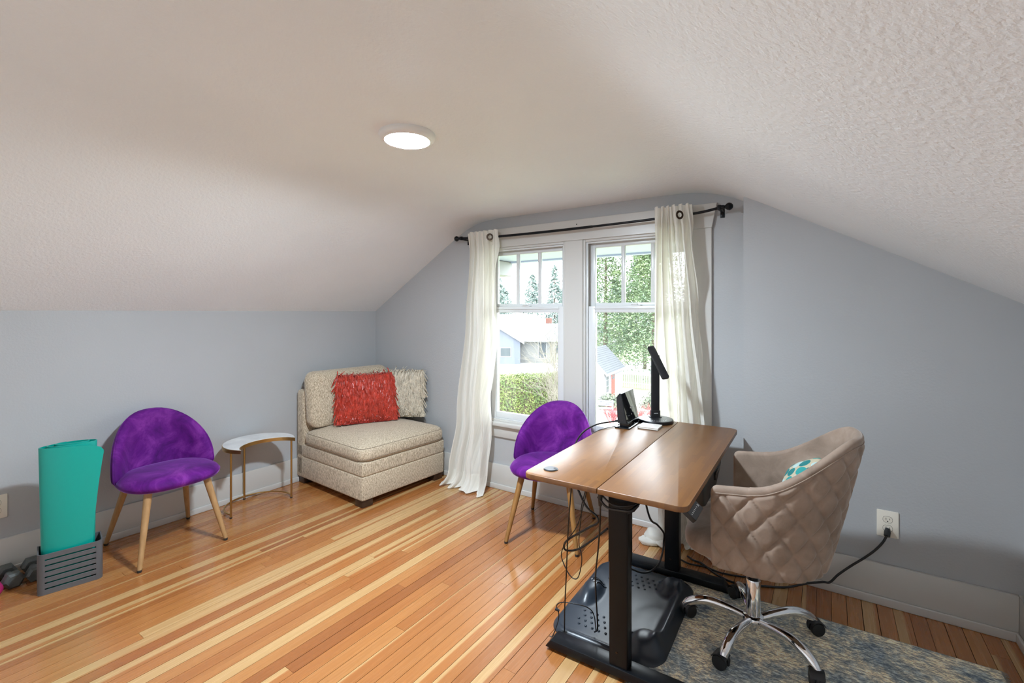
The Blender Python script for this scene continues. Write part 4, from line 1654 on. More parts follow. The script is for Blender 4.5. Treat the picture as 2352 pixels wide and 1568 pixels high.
# ================================================================== under the desk: mat, rug, cables
def build_floor_things():
    # rug
    rx0, rx1, ry0, ry1 = -0.63, 0.575, 1.70, 2.555
    t = thing('rug', 'blue-grey distressed rug under the quilted office chair', 'rug', ((rx0 + rx1) / 2, (ry0 + ry1) / 2, 0.0), math.radians(1.5))
    hx, hy = (rx1 - rx0) / 2, (ry1 - ry0) / 2
    b = B()

    def pile(u, v):
        x, y = (2 * u - 1) * hx, (2 * v - 1) * hy
        e = min(1, min(hx - abs(x), hy - abs(y)) / 0.006)
        return Vector((x, y, 0.002 + 0.0075 * max(0, e) ** 0.5 + 0.001 * noise.noise(Vector((x * 30, y * 30, 0)))))
    V = b.grid(pile, 120, 86)
    b.obj('pile', 'rug', t, smooth=180)
    b = B()
    b.box((-hx - 0.003, -hy - 0.003, 0.0005), (hx + 0.003, hy + 0.003, 0.004), 0.001, 1)
    b.obj('backing', 'rug_edge', t)
    b = B()
    r = random.Random(5)
    for k in range(150):
        y = -hy + 2 * hy * (k + r.random() * 0.6) / 150
        for s in (-1, 1):
            ln = r.uniform(0.008, 0.018)
            b.strip([(s * hx, y, 0.004), (s * (hx + ln * 0.6), y + r.gauss(0, 0.002), 0.004), (s * (hx + ln), y + r.gauss(0, 0.004), 0.0015)],
                    0.0035, (0, 1, 0))
    stuff(b.obj('fringe', 'rug_edge', t, smooth=0))

    # standing mat
    t = thing('standing_mat', 'black contoured anti-fatigue mat under the desk', 'floor mat', (-0.785, 2.145, 0), math.radians(1.5))
    hx, hy = 0.248, 0.345
    out = round_rect(hx, hy, 0.085, 14)
    # denser outline along the straight edges
    dense = []
    for i in range(len(out)):
        p, q = Vector(out[i]), Vector(out[(i + 1) % len(out)])
        k = max(1, int((q - p).length / 0.02))
        dense += [tuple(p.lerp(q, j / k)) for j in range(k)]

    def hgt(a, c):
        h = 0.019
        h += 0.036 * math.exp(-((a - 0.205) / 0.026) ** 2) * (1 / (1 + math.exp((abs(c) - 0.27) / 0.012)))
        for by in (0.225, -0.235):
            d2 = ((a - 0.150) / 0.052) ** 2 + ((c - by) / 0.070) ** 2
            h += 0.050 * (1 / (1 + math.exp((d2 - 0.9) * 3.2)))
        d2 = ((a + 0.180 + 0.25 * (c) * 0.2) / 0.046) ** 2 + ((c - 0.0) / (0.10 if c < 0 else 0.085)) ** 2
        h += 0.046 * (1 / (1 + math.exp((d2 - 0.85) * 4)))
        h += 0.006 * math.exp(-((abs(c) - 0.325) / 0.012) ** 2)
        return h

    def emb(a, c, s):
        return Vector((a, c, 0.0 if s > 1.5 else max(0.002, hgt(a, c) * (1 - max(0, (s - 0.93) / 0.07) ** 2 * 0.75))))
    prof = [(0.0, 0.0)] + [(k / 34, k / 34) for k in range(1, 35)] + [(1.003, 2.0)]
    b = B()
    b.pad(dense, prof, emb)
    b.obj('mat_body', 'rubber', t, smooth=180)
    b = B()
    for sgn in (1, -1):
        for i in range(9):
            for k in range(4):
                a = -0.150 + 0.031 * i + (0.0155 if k % 2 else 0)
                c = sgn * (0.155 + 0.033 * k)
                if hgt(a, c) > 0.026 or (a > 0.05 and k == 0):
                    continue
                b.lathe([(0.0062, -0.001), (0.0056, 0.0022), (0.0034, 0.0042), (0.0, 0.0050)], 10, Matrix.Translation((a, c, hgt(a, c))))
    stuff(b.obj('massage_dots', 'rubber', t, smooth=180))
    for k in range(3):
        b = B()
        pts = []
        for i in range(9):
            q = i / 8
            a = -0.192 + 0.016 * k + 0.03 * q * q
            c = 0.02 + 0.07 * q - 0.012 * k
            pts.append((a, c, hgt(a, c) + 0.0006))
        b.tube(pts, 0.0026, 6)
        b.obj('grip_ridge', 'gloss_black', t)

    def cable(label, pts, r, extra=None):
        P = catmull(pts, 8)
        o = Vector((pts[0][0], pts[0][1], 0))
        t = thing('cable', label, 'cable', o, 0, 'black cables around the desk')
        b = B()
        b.tube([p - o for p in P], r, 8)
        b.obj('cord', 'cable', t, smooth=180)
        for (p, q, sz) in extra or ():
            b = B()
            p, q = Vector(p) - o, Vector(q) - o
            b.tube([p, p.lerp(q, 0.5), q], sz, 12, radii=[sz, sz * 1.05, sz * 0.75])
            b.obj('plug', 'black_plastic', t, smooth=40)
        return t
    cable('thin black cable hanging straight from the desk to its near foot',
          [(-0.845, 1.680, 0.722), (-0.859, 1.680, 0.557), (-0.875, 1.700, 0.439), (-0.891, 1.720, 0.301), (-0.913, 1.750, 0.152),
           (-0.918, 1.758, 0.055)], 0.0028)
    cable('thick black cable looping in a wide coil left of the near desk leg',
          [(-0.842, 1.700, 0.718), (-0.794, 1.700, 0.635), (-0.747, 1.700, 0.603), (-0.742, 1.700, 0.579), (-0.785, 1.700, 0.546),
           (-0.861, 1.700, 0.487), (-0.894, 1.710, 0.448), (-0.891, 1.720, 0.421), (-0.842, 1.740, 0.432), (-0.769, 1.750, 0.496),
           (-0.727, 1.765, 0.536)], 0.0042)
    cable('twisted thin black cable dangling in a long loop under the desk',
          [(-0.814, 1.780, 0.722), (-0.849, 1.780, 0.595), (-0.856, 1.790, 0.544), (-0.869, 1.800, 0.473), (-0.871, 1.800, 0.417),
           (-0.859, 1.800, 0.374), (-0.861, 1.800, 0.328), (-0.879, 1.800, 0.271), (-0.912, 1.800, 0.271), (-0.947, 1.800, 0.320),
           (-0.954, 1.800, 0.360), (-0.923, 1.790, 0.425), (-0.861, 1.770, 0.519), (-0.808, 1.760, 0.700)], 0.0022)
    cable('black cable with a plug dropping onto the standing mat',
          [(-0.722, 1.680, 0.690), (-0.733, 1.700, 0.581), (-0.749, 1.720, 0.467), (-0.778, 1.760, 0.336), (-0.793, 1.800, 0.222),
           (-0.801, 1.830, 0.113), (-0.805, 1.840, 0.060), (-0.826, 1.860, 0.030)], 0.0034,
          [((-0.722, 1.678, 0.712), (-0.725, 1.684, 0.655), 0.0085)])
    cable('short thin black cable with a connector by the near desk foot',
          [(-0.988, 1.755, 0.010), (-0.975, 1.758, 0.014), (-0.965, 1.785, 0.060), (-0.960, 1.785, 0.100), (-0.971, 1.786, 0.130),
           (-0.948, 1.790, 0.150), (-0.891, 1.800, 0.159), (-0.840, 1.820, 0.150), (-0.821, 1.840, 0.115), (-0.815, 1.850, 0.040)], 0.0022,
          [((-0.976, 1.784, 0.116), (-0.958, 1.787, 0.112), 0.0060)])
    cable('black cable looping down past the far desk leg',
          [(-0.653, 1.950, 0.675), (-0.649, 2.050, 0.495), (-0.660, 2.200, 0.403), (-0.670, 2.340, 0.306), (-0.688, 2.400, 0.235),
           (-0.689, 2.390, 0.194), (-0.703, 2.360, 0.132), (-0.737, 2.300, 0.110), (-0.777, 2.250, 0.127), (-0.803, 2.200, 0.182),
           (-0.80, 2.10, 0.40), (-0.78, 2.05, 0.715)], 0.0046)
    cable('black cable bundle sagging under the near desk edge',
          [(-0.732, 1.678, 0.690), (-0.693, 1.672, 0.661), (-0.637, 1.672, 0.662), (-0.600, 1.690, 0.667), (-0.585, 1.80, 0.690),
           (-0.60, 1.90, 0.712)], 0.0046)
    cable('second cable of the bundle under the near desk edge',
          [(-0.735, 1.690, 0.705), (-0.676, 1.682, 0.672), (-0.616, 1.682, 0.679), (-0.585, 1.72, 0.690), (-0.572, 1.83, 0.712)], 0.0036)
    cable('black power cord running along the wall up to the outlet',
          [(-0.66, 2.77, 0.010), (-0.62, 2.75, 0.006), (-0.578, 2.742, 0.006), (-0.489, 2.672, 0.006), (-0.410, 2.640, 0.006),
           (-0.33, 2.66, 0.006), (-0.256, 2.696, 0.006), (-0.17, 2.74, 0.008), (-0.08, 2.775, 0.04), (-0.017, 2.785, 0.062),
           (0.012, 2.795, 0.066), (0.046, 2.81, 0.107), (0.098, 2.815, 0.164), (0.149, 2.82, 0.215), (0.191, 2.82, 0.265),
           (0.221, 2.825, 0.310), (0.238, 2.838, 0.346)], 0.0052,
          [((0.236, 2.834, 0.338), (0.241, 2.856, 0.366), 0.0125)])
    cable('second black cord curving on the floor behind the far desk foot',
          [(-0.69, 2.72, 0.006), (-0.63, 2.70, 0.006), (-0.55, 2.715, 0.006), (-0.47, 2.70, 0.006), (-0.38, 2.72, 0.006), (-0.30, 2.76, 0.006)], 0.0045)
    cable('black router cable arching over the left desk edge',
          [(-0.989, 2.585, 0.775), (-1.028, 2.520, 0.775), (-1.077, 2.440, 0.768), (-1.105, 2.330, 0.744), (-1.110, 2.240, 0.690),
           (-1.085, 2.17, 0.62), (-1.03, 2.12, 0.60), (-0.96, 2.08, 0.66), (-0.93, 2.05, 0.720)], 0.0042,
          [((-0.984, 2.592, 0.776), (-1.006, 2.555, 0.777), 0.0065)])
    cable('thin second router cable lying on the desk top',
          [(-0.988, 2.60, 0.762), (-1.00, 2.55, 0.750), (-1.03, 2.48, 0.748), (-1.055, 2.40, 0.742), (-1.075, 2.30, 0.70), (-1.06, 2.22, 0.63),
           (-1.0, 2.16, 0.62), (-0.95, 2.12, 0.70), (-0.94, 2.10, 0.722)], 0.0022)


build_floor_things()


# ================================================================== quilted office chair (faces -x)
def build_office_chair():
    t = thing('office_chair', 'taupe quilted velvet swivel chair on a chrome five-star base', 'office chair', (-0.262, 2.235, 0))
    hw = 0.272
    S0 = 0.60
    xf = -0.118

    def lerp(a, c, k):
        return a + (c - a) * k

    def plan(s, z):
        k = min(1, max(0, (z - 0.40) / 0.53))
        ax = lerp(0.225, 0.345, k ** 0.9)
        cx = 0.02
        w = hw * lerp(0.97, 1.0, min(1, k * 1.5))
        q = abs(s)
        sg = 1 if s >= 0 else -1
        if q < S0:
            a = q / S0 * PI / 2
            e = 2.25
            x = cx + ax * max(1e-6, math.cos(a)) ** (2 / e)
            y = w * math.sin(a) ** (2 / e)
        else:
            x = lerp(cx, xf, (q - S0) / (1 - S0))
            y = w
        return Vector((x, sg * y, z))

    def rim(s):
        q = abs(s)
        if q < S0:
            k = min(1, max(0, (q - 0.13) / (S0 - 0.10)))
            k = k * k * (3 - 2 * k)
            z = lerp(0.935, 0.738, k)
        else:
            z = lerp(0.738, 0.722, (q - S0) / (1 - S0))
        e = max(0, (q - 0.93) / 0.07)
        return z - 0.030 * (1 - math.sqrt(max(0, 1 - e * e)))

    def zbot(s):
        q = abs(s)
        e = max(0, (q - 0.90) / 0.10)
        return 0.405 + 0.035 * (1 - math.sqrt(max(0, 1 - e * e)))
    # arc length table
    NS = 260
    arc = [0.0]
    for i in range(NS):
        s0, s1 = i / NS, (i + 1) / NS
        arc.append(arc[-1] + (plan(s1, 0.6) - plan(s0, 0.6)).length)

    def L_(s):
        i = min(NS - 1, int(abs(s) * NS))
        f = abs(s) * NS - i
        return math.copysign(arc[i] + (arc[i + 1] - arc[i]) * f, s)
    TH = 0.017
    no, nr, ni = 74, 7, 16

    def sect(s, j):
        """j-th point of the cross-section: (z, offset)"""
        z0, z1 = zbot(s), rim(s)
        if j < no:
            k = j / (no - 1)
            z = lerp(z0, z1 - TH, k)
            ls = L_(s)
            p = ls / 0.096 + z / 0.128
            q = ls / 0.096 - z / 0.128
            qu = min(1.0, (abs(math.sin(PI * p)) * abs(math.sin(PI * q))) ** 0.5 * 1.35)
            top = min(1, max(0, (z1 - 0.028 - z) / 0.012))
            off = TH + (0.0125 * qu - 0.005) * top
            if j == 0:
                off *= 0.6
            return z, off
        j -= no
        if j < nr:
            a = PI * (j + 1) / (nr + 1)
            return z1 - TH + TH * math.sin(a) * 1.0, TH * math.cos(a)
        j -= nr
        k = j / (ni - 1)
        return lerp(z1 - TH, z0, k), -TH
    nv = no + nr + ni

    def surf(u, v):
        s = 2 * u - 1
        # even spacing along the arc
        s = math.copysign(abs(s) ** 0.98, s)
        j = int(round(v * (nv - 1)))
        z, off = sect(s, j)
        d = plan(min(1, s + 0.004), z) - plan(max(-1, s - 0.004), z)
        n = Vector((d.y, -d.x, 0)).normalized()
        # outward: away from the middle of the seat
        c = plan(s, z)
        if n.dot(c - Vector((-0.03, 0, z))) < 0:
            n = -n
        if c.y * n.y < 0 and abs(s) > S0:
            n = -n
        e = max(0, (abs(s) - 0.965) / 0.035)
        return c + n * off * math.sqrt(max(0.0, 1 - e * e)) + Vector((-0.0, 0, 0))
    b = B()
    b.grid(surf, 301, nv)
    sh = b.obj('quilted_shell', 'taupe', t, smooth=180)
    # welt just under the rim
    b = B()
    pts = []
    for i in range(161):
        s = -0.97 + 1.94 * i / 160
        z = rim(s) - 0.026
        d = plan(min(1, s + 0.004), z) - plan(max(-1, s - 0.004), z)
        n = Vector((d.y, -d.x, 0)).normalized()
        c = plan(s, z)
        if n.dot(c - Vector((-0.03, 0, z))) < 0:
            n = -n
        pts.append(c + n * (TH + 0.001))
    b.tube(pts, 0.0024, 6)
    b.obj('piping', 'taupe', sh, smooth=180)
    # seat pan and cushion
    b = B()
    pan = [tuple(plan(-1 + 2 * i / 60, 0.42).to_2d() * 0.97) for i in range(61)]
    b.prism(pan, 0.398, 0.425)
    b.obj('seat_pan', 'taupe', t, smooth=30)
    b = B()
    out = [(-0.03 + x, y) for x, y in superellipse(0.228, 0.248, 3.4, 64)]
    b.pad(out, [(0, 0.052), (0.3, 0.052), (0.55, 0.050), (0.74, 0.046), (0.87, 0.038), (0.95, 0.024), (0.99, 0.006), (1.0, -0.012), (0.99, -0.03),
                (0.95, -0.044), (0.85, -0.05), (0, -0.052)], lambda a, c, o: Vector((a, c, 0.455 + o)))
    b.obj('seat_cushion', 'taupe', t, smooth=180)
    # mechanism, gas lift
    b = B()
    b.box((-0.10, -0.085, 0.365), (0.10, 0.085, 0.399), 0.008, 2)
    b.obj('mechanism', 'black_metal', t)
    b = B()
    b.lathe([(0, 0.25), (0.019, 0.25), (0.019, 0.37), (0, 0.37)], 24)
    b.obj('piston', 'black_metal', t)
    b = B()
    b.lathe([(0, 0.09), (0.029, 0.09), (0.029, 0.256), (0.027, 0.262), (0, 0.262)], 32)
    b.obj('gas_lift', 'chrome', t)
    b = B()
    b.lathe([(0, 0.048), (0.020, 0.048), (0.024, 0.060), (0.043, 0.078), (0.046, 0.092), (0.041, 0.106), (0.032, 0.112), (0, 0.112)], 40)
    b.obj('hub', 'chrome', t)
    for k in range(5):
        a = math.radians(183 + 72 * k)
        ca, sa = math.cos(a), math.sin(a)
        prof = catmull([(0.030, 0, 0.092), (0.10, 0, 0.106), (0.17, 0, 0.112), (0.225, 0, 0.100), (0.262, 0, 0.080), (0.279, 0, 0.062)], 6)
        m = len(prof)
        rad = [0.0155 + 0.0045 * math.sin(PI * i / (m - 1)) for i in range(m)]
        b = B()
        b.tube([(p.x * ca, p.x * sa, p.z) for p in prof], 0.014, 16, radii=rad)
        lg = b.obj('base_arm', 'chrome', t, smooth=60)
        # twin-wheel castor
        cx, cy = 0.272 * ca, 0.272 * sa
        w = a + 0.9 + 0.7 * k
        wd = Vector((math.cos(w), math.sin(w), 0))       # rolling direction
        ax = Vector((-wd.y, wd.x, 0))
        ctr = Vector((cx, cy, 0.0385)) - wd * 0.012
        b = B()
        for sgn in (-1, 1):
            z = ctr + ax * sgn * 0.0148
            Mw = Matrix(((wd.x, 0, ax.x, z.x), (wd.y, 0, ax.y, z.y), (0, 1, 0, z.z), (0, 0, 0, 1)))
            b.lathe([(0, -0.010), (0.020, -0.010), (0.0265, -0.009), (0.0285, -0.004), (0.0285, 0.004), (0.0265, 0.009), (0.020, 0.010), (0, 0.010)], 24, Mw)
        b.obj('castor_wheels', 'wheel', lg, smooth=40)
        b = B()
        poly = [(0.033 * math.cos(q), 0.033 * math.sin(q)) for q in [math.radians(-10 + 200 * i / 14) for i in range(15)]]
        Mw = Matrix(((wd.x, 0, ax.x, ctr.x), (wd.y, 0, ax.y, ctr.y), (0, 1, 0, ctr.z), (0, 0, 0, 1)))
        b.prism(poly, -0.0045, 0.0045, Mw)
        b.tube([Vector((cx, cy, 0.036)), Vector((cx, cy, 0.074))], 0.0085, 12)
        poly2 = [(0.0335 * math.cos(q), 0.0335 * math.sin(q)) for q in [math.radians(35 + 120 * i / 10) for i in range(11)]]
        poly2 += [(0.0298 * math.cos(q), 0.0298 * math.sin(q)) for q in [math.radians(155 - 120 * i / 10) for i in range(11)]]
        b.prism(poly2, -0.025, 0.025, Mw)
        b.obj('castor_hood', 'black_plastic', lg, smooth=40)

    # cushion lying in the chair
    c = Vector((-0.125, 2.27, 0.51))
    p = thing('print_cushion', 'teal oval-print cushion propped in the quilted office chair', 'cushion', c)
    nrm = Vector((-0.86, -0.22, 0.46)).normalized()
    sd = Vector((-0.22, 0.97, 0.0))
    sd = (sd - nrm * sd.dot(nrm)).normalized()
    up = nrm.cross(sd)
    if up.z < 0:
        up = -up
        sd = -sd
    ca, sa = math.cos(0.5), math.sin(0.5)
    sd, up = sd * ca + up * sa, up * ca - sd * sa
    b = B()
    out = superellipse(0.13, 0.13, 4.5, 64)
    b.pad(out, [(0, 0.05), (0.25, 0.049), (0.45, 0.046), (0.62, 0.040), (0.76, 0.031), (0.87, 0.020), (0.95, 0.010), (1.0, 0.0), (0.95, -0.010),
                (0.87, -0.020), (0.7, -0.033), (0.4, -0.045), (0, -0.05)],
          lambda a, d, o: sd * a + up * d + nrm * o + Vector((0.03, 0, 0.165)), uv=True)
    b.obj('cover', 'teal_print', p, smooth=180)


build_office_chair()


# ================================================================== outside the window
GZ = -5.0


def quads(name, mat, parent, items, smooth=0):
    """items: (centre, size, seed-normal) -> leaf-like quads in one mesh"""
    V, Fc = [], []
    for c, sz, n, asp in items:
        n = Vector(n)
        if n.length < 1e-6:
            n = Vector((0, 0, 1))
        n.normalize()
        a = n.orthogonal().normalized()
        a = Matrix.Rotation(random.random() * 6.28, 3, n) @ a
        d = n.cross(a)
        i = len(V)
        V += [c - a * sz - d * sz * asp * 0.6, c + a * sz * 0.2 - d * sz * asp, c + a * sz + d * sz * asp * 0.3, c - a * sz * 0.1 + d * sz * asp]
        Fc.append((i, i + 1, i + 2, i + 3))
    o = from_py(name, V, Fc, mat, parent, smooth)
    return stuff(o)


def conifer(label, x, y, height, radius, n, mat, seed, group, leaf=0.30, base=0.10):
    r = random.Random(seed)
    random.seed(seed)
    t = thing('conifer_tree', label, 'tree', (x, y, GZ), r.random() * 6, group)
    b = B()
    b.tube([(0, 0, 0), (0.05, 0, height * 0.5), (0, 0, height * 0.97)], 0.2, 8, radii=[0.03 * height * 0.5, 0.018 * height * 0.5, 0.02])
    b.obj('trunk', 'bark', t)
    items = []
    nb = int(n / 26)
    for i in range(nb):
        k = r.random() ** 0.85
        z = height * (base + (1 - base) * k)
        R = radius * (1 - k) ** 0.75 * r.uniform(0.55, 1.12) + 0.15
        a = r.random() * 2 * PI
        for q in range(26):
            f = 0.25 + 0.75 * r.random() ** 0.6
            rad = R * f
            sp = 0.16 * R * f
            p = Vector((math.cos(a) * rad, math.sin(a) * rad, z + R * 0.12 * math.sin(f * 2.4) - 0.34 * R * f * f))
            p += Vector((r.gauss(0, sp), r.gauss(0, sp), r.gauss(0, sp * 0.55)))
            items.append((p, leaf * r.uniform(0.5, 1.1), (r.gauss(0, 0.6), r.gauss(0, 0.6), 1.0), 0.5))
    quads('foliage', mat, t, items)
    return t


def twig_shrub(name, label, cat, x, y, height, spread, n, depth, mat, seed, thick=0.035):
    r = random.Random(seed)
    t = thing(name, label, cat, (x, y, GZ))
    b = B()

    def grow(p, d, ln, rad, lvl):
        q = p + d * ln * 0.5 + Vector((r.gauss(0, 0.05), r.gauss(0, 0.05), 0)) * ln
        e = p + d * ln
        b.tube([p, q, e], rad, 3, caps=False, radii=[rad, rad * 0.8, rad * 0.6])
        if lvl == 0:
            return
        for _ in range(3 if lvl > 1 else 2):
            nd = (d + Vector((r.gauss(0, 0.42), r.gauss(0, 0.42), r.gauss(0.05, 0.30)))).normalized()
            grow(p.lerp(e, r.uniform(0.5, 1.0)), nd, ln * r.uniform(0.55, 0.85), rad * 0.55, lvl - 1)
    for i in range(n):
        a = r.random() * 2 * PI
        d = Vector((math.cos(a) * spread * r.random(), math.sin(a) * spread * r.random(), 1)).normalized()
        grow(Vector((r.gauss(0, 0.15), r.gauss(0, 0.15), 0)), d, height * r.uniform(0.3, 0.48), thick, depth)
    stuff(b.obj('branches', mat, t, smooth=0, normals=False))
    return t


def build_outside():
    # ground, street
    b = B()
    b.box((-160, -40, GZ - 0.5), (120, 220, GZ))
    struct(b.obj('ground', 'grass', smooth=0), 'pale lawn and gardens below the window')
    b = B()
    b.box((-45, -6, GZ), (45, 6, GZ + 0.02))
    struct(b.obj('street', 'asphalt', smooth=0, loc=(-29.5, 45.6, 0), rot=math.radians(33)), 'grey street in front of the far houses')
    b = B()
    b.box((-8, -7, GZ), (8, 7, GZ + 0.015))
    struct(b.obj('garden_soil', 'soil', smooth=0, loc=(-11.0, 30.0, 0)), 'bare garden ground around the shed')

    # own roof overhang seen through the upper panes
    b = B()
    b.box((-4.6, YB + 0.16, 1.905), (1.4, 3.88, 2.02))
    ro = struct(b.obj('eaves_soffit', 'soffit', smooth=0), 'pale blue soffit outside above the window')
    b = B()
    b.box((-4.6, 3.86, 1.888), (1.4, 3.92, 2.04), 0.004, 1)
    b.obj('fascia_board', 'soffit', ro)
    b = B()
    b.box((-3.4, 3.60, 1.76), (-2.62, 3.90, 1.90), 0.004, 1)
    b.obj('eave_return', 'siding', ro)
    b = B()
    b.box((-3.4, 3.57, 1.862), (-2.64, 3.905, 1.905), 0.004, 1)
    b.obj('bracket_beam', 'soffit', ro)

    # ---- garden shed with a red door
    t = thing('garden_shed', 'small white garden shed with grey shingle roof and red door', 'shed', (-13.24, 31.48, GZ), math.atan2(0.993, -0.116))
    # local +x runs along the side wall (away from us), local -y is the side facing the garden
    Ls, Wd, He, Hr = 5.0, 2.8, 2.15, 1.5
    b = B()
    YZ = Matrix(((0, 0, 1, 0), (1, 0, 0, 0), (0, 1, 0, 0), (0, 0, 0, 1)))
    b.prism([(0, 0), (Wd, 0), (Wd, He), (Wd / 2, He + Hr), (0, He)], 0, Ls, YZ)
    b.obj('wall', 'siding', t, smooth=0)
    for k in range(14):
        b = B()
        b.box((-0.012, -0.018, 0.15 * k), (Ls + 0.012, 0.0, 0.15 * k + 0.145), 0.002, 1, rot=(0.05, 0, 0))
        b.obj('siding_board', 'siding', t, smooth=0)
    for sgn in (0, 1):
        rf = B()
        ov = 0.28
        n = 14
        sl = math.hypot(Wd / 2, Hr)
        for k in range(n):
            a0 = k / n
            a1 = (k + 1.25) / n
            y0 = -ov + (Wd / 2 + ov) * a0
            y1 = -ov + (Wd / 2 + ov) * min(1, a1)
            zf = lambda y: He + Hr * y / (Wd / 2)
            lift = 0.03
            v = [(y0, zf(y0) + 0.02 + lift), (y1, zf(y1) + 0.02), (y1, zf(y1) + 0.05), (y0, zf(y0) + 0.05 + lift)]
            if sgn:
                v = [(Wd - y, z) for y, z in v]
            rf.prism(v, -0.25, Ls + 0.25, YZ)
        rf.obj('roof_slope', 'shingle', t, smooth=0)
    b = B()
    b.box((-0.27, -0.36, He - 0.28), (Ls + 0.27, -0.26, He - 0.16), 0.01, 1)
    b.obj('gutter', 'siding', t)
    for x in (-0.30,):
        b = B()
        b.prism([(-0.30, He - 0.34), (Wd / 2, He + Hr - 0.02), (Wd / 2, He + Hr + 0.14), (-0.30, He - 0.18)], x, x + 0.05, YZ)
        b.obj('barge_board', 'siding', t, smooth=0)
    b = B()
    b.box((1.55, -0.06, 0.0), (2.75, -0.01, 1.98), 0.005, 1)
    b.obj('door_frame', 'siding', t)
    b = B()
    b.box((1.68, -0.085, 0.02), (2.62, -0.045, 1.90), 0.004, 1)
    dr = b.obj('door', 'red_door', t)
    for i in range(2):
        for j in range(2):
            b = B()
            b.box((1.80 + 0.36 * i, -0.092, 1.36 + 0.24 * j), (2.12 + 0.36 * i, -0.084, 1.57 + 0.24 * j))
            b.obj('pane', 'dark_pane', dr, smooth=0)
        b = B()
        b.box((1.80 + 0.36 * i, -0.090, 0.2), (2.12 + 0.36 * i, -0.084, 1.25), 0.003, 1)
        b.obj('door_panel', 'red_door', dr)
    b = B()
    b.box((0.22, -0.06, 0.5), (1.02, -0.01, 1.98), 0.005, 1)
    wn = b.obj('window', 'siding', t)
    for i in range(2):
        for j in range(3):
            b = B()
            b.box((0.31 + 0.32 * i, -0.068, 0.60 + 0.44 * j), (0.60 + 0.32 * i, -0.058, 1.00 + 0.44 * j))
            b.obj('pane', 'dark_pane', wn, smooth=0)

    # ---- far houses
    def house(label, x, y, rz, w, d, he, hr, wall, roof, wins, hip=0.0, gable=None, chimney=None):
        t = thing('house', label, 'house', (x, y, GZ), rz)
        b = B()
        b.box((-w / 2, -d / 2, 0), (w / 2, d / 2, he))
        b.obj('wall', wall, t, smooth=0)
        b = B()
        e = 0.5
        A = [(-w / 2 - e, -d / 2 - e, he - 0.1), (w / 2 + e, -d / 2 - e, he - 0.1), (w / 2 + e, d / 2 + e, he - 0.1), (-w / 2 - e, d / 2 + e, he - 0.1),
             (-w / 2 - e + hip, 0, he + hr), (w / 2 + e - hip, 0, he + hr)]
        vs = [b.bm.verts.new(p) for p in A]
        for f in ((0, 1, 5, 4), (1, 2, 5), (2, 3, 4, 5), (3, 0, 4), (3, 2, 1, 0)):
            b.bm.faces.new([vs[i] for i in f])
        b.obj('roof', roof, t, smooth=0)
        b = B()
        b.box((-w / 2 - e, -d / 2 - e - 0.05, he - 0.28), (w / 2 + e, -d / 2 - e + 0.03, he - 0.06))
        b.obj('eave_board', 'siding', t, smooth=0)
        if gable:
            gx, gw, gh = gable
            b = B()
            b.prism([(gx - gw / 2, 0), (gx + gw / 2, 0), (gx + gw / 2, he), (gx, he + gh), (gx - gw / 2, he)], -d / 2 - 1.6, -d / 2 + 1.0, XZ)
            b.obj('gable_wall', 'blue_siding', t, smooth=0)
            for s in (-1, 1):
                b = B()
                b.prism([(gx, he + gh + 0.06), (gx + s * (gw / 2 + 0.5), he - 0.06 - 0.5 * gh / (gw / 2) + 0.06), (gx + s * (gw / 2 + 0.5), he + 0.2 - 0.5 * gh / (gw / 2)),
                         (gx, he + gh + 0.3)], -d / 2 - 2.0, 0.0, XZ)
                b.obj('gable_roof', roof, t, smooth=0)
                b = B()
                b.prism([(gx, he + gh - 0.1), (gx + s * (gw / 2 + 0.5), he - 0.22 - 0.5 * gh / (gw / 2)), (gx + s * (gw / 2 + 0.5), he + 0.2 - 0.5 * gh / (gw / 2)),
                         (gx, he + gh + 0.3)], -d / 2 - 2.1, -d / 2 - 2.0, XZ)
                b.obj('barge_board', 'siding', t, smooth=0)
        for (wx, wz, ww, wh, wy) in wins:
            b = B()
            b.box((wx - ww / 2 - 0.1, -d / 2 - 0.05 + wy, wz - wh / 2 - 0.1), (wx + ww / 2 + 0.1, -d / 2 + 0.02 + wy, wz + wh / 2 + 0.1))
            f = b.obj('window', 'siding', t, smooth=0)
            b = B()
            b.box((wx - ww / 2, -d / 2 - 0.08 + wy, wz - wh / 2), (wx + ww / 2, -d / 2 - 0.04 + wy, wz + wh / 2))
            b.obj('pane', 'dark_pane', f, smooth=0)
        if chimney:
            b = B()
            b.box((chimney - 0.4, 0.2, he), (chimney + 0.4, 1.0, he + hr + 0.7), 0.02, 1)
            b.obj('chimney', 'brick', t)
        return t
    house('low pale blue house with grey roof across the street', -34.0, 53.5, math.radians(33), 13.5, 8.5, 3.0, 1.9, 'cream_siding', 'shingle2',
          [(-4.4, 2.9, 1.0, 1.1, -1.6), (-2.4, 1.5, 1.2, 1.0, -1.6), (2.2, 1.6, 0.9, 1.9, 0), (4.6, 1.7, 1.5, 1.2, 0)], 0.0, (-3.6, 6.0, 1.75), 3.3)
    house('white house with a wide hipped roof behind the blue house', -46.5, 70.0, math.radians(33), 12.5, 9, 4.5, 1.6, 'cream_siding', 'shingle2',
          [(-4.4, 3.7, 1.2, 1.2, 0), (-2.0, 3.7, 2.0, 1.2, 0), (1.0, 3.7, 1.0, 1.2, 0)], 3.5, None, None)
    house('tan house half hidden at the right of the street', -32.5, 72.5, math.radians(30), 9, 8, 4.2, 1.7, 'cream_siding', 'shingle2',
          [(-2.0, 3.3, 1.2, 1.2, 0), (1.4, 3.3, 1.2, 1.2, 0)], 2.0, None, None)

    # ---- trees
    far = 'conifers behind the far houses'
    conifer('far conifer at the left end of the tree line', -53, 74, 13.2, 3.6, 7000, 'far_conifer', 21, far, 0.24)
    conifer('broad far conifer behind the hipped-roof house', -49, 80, 14.0, 4.2, 7000, 'far_conifer', 22, far, 0.24)
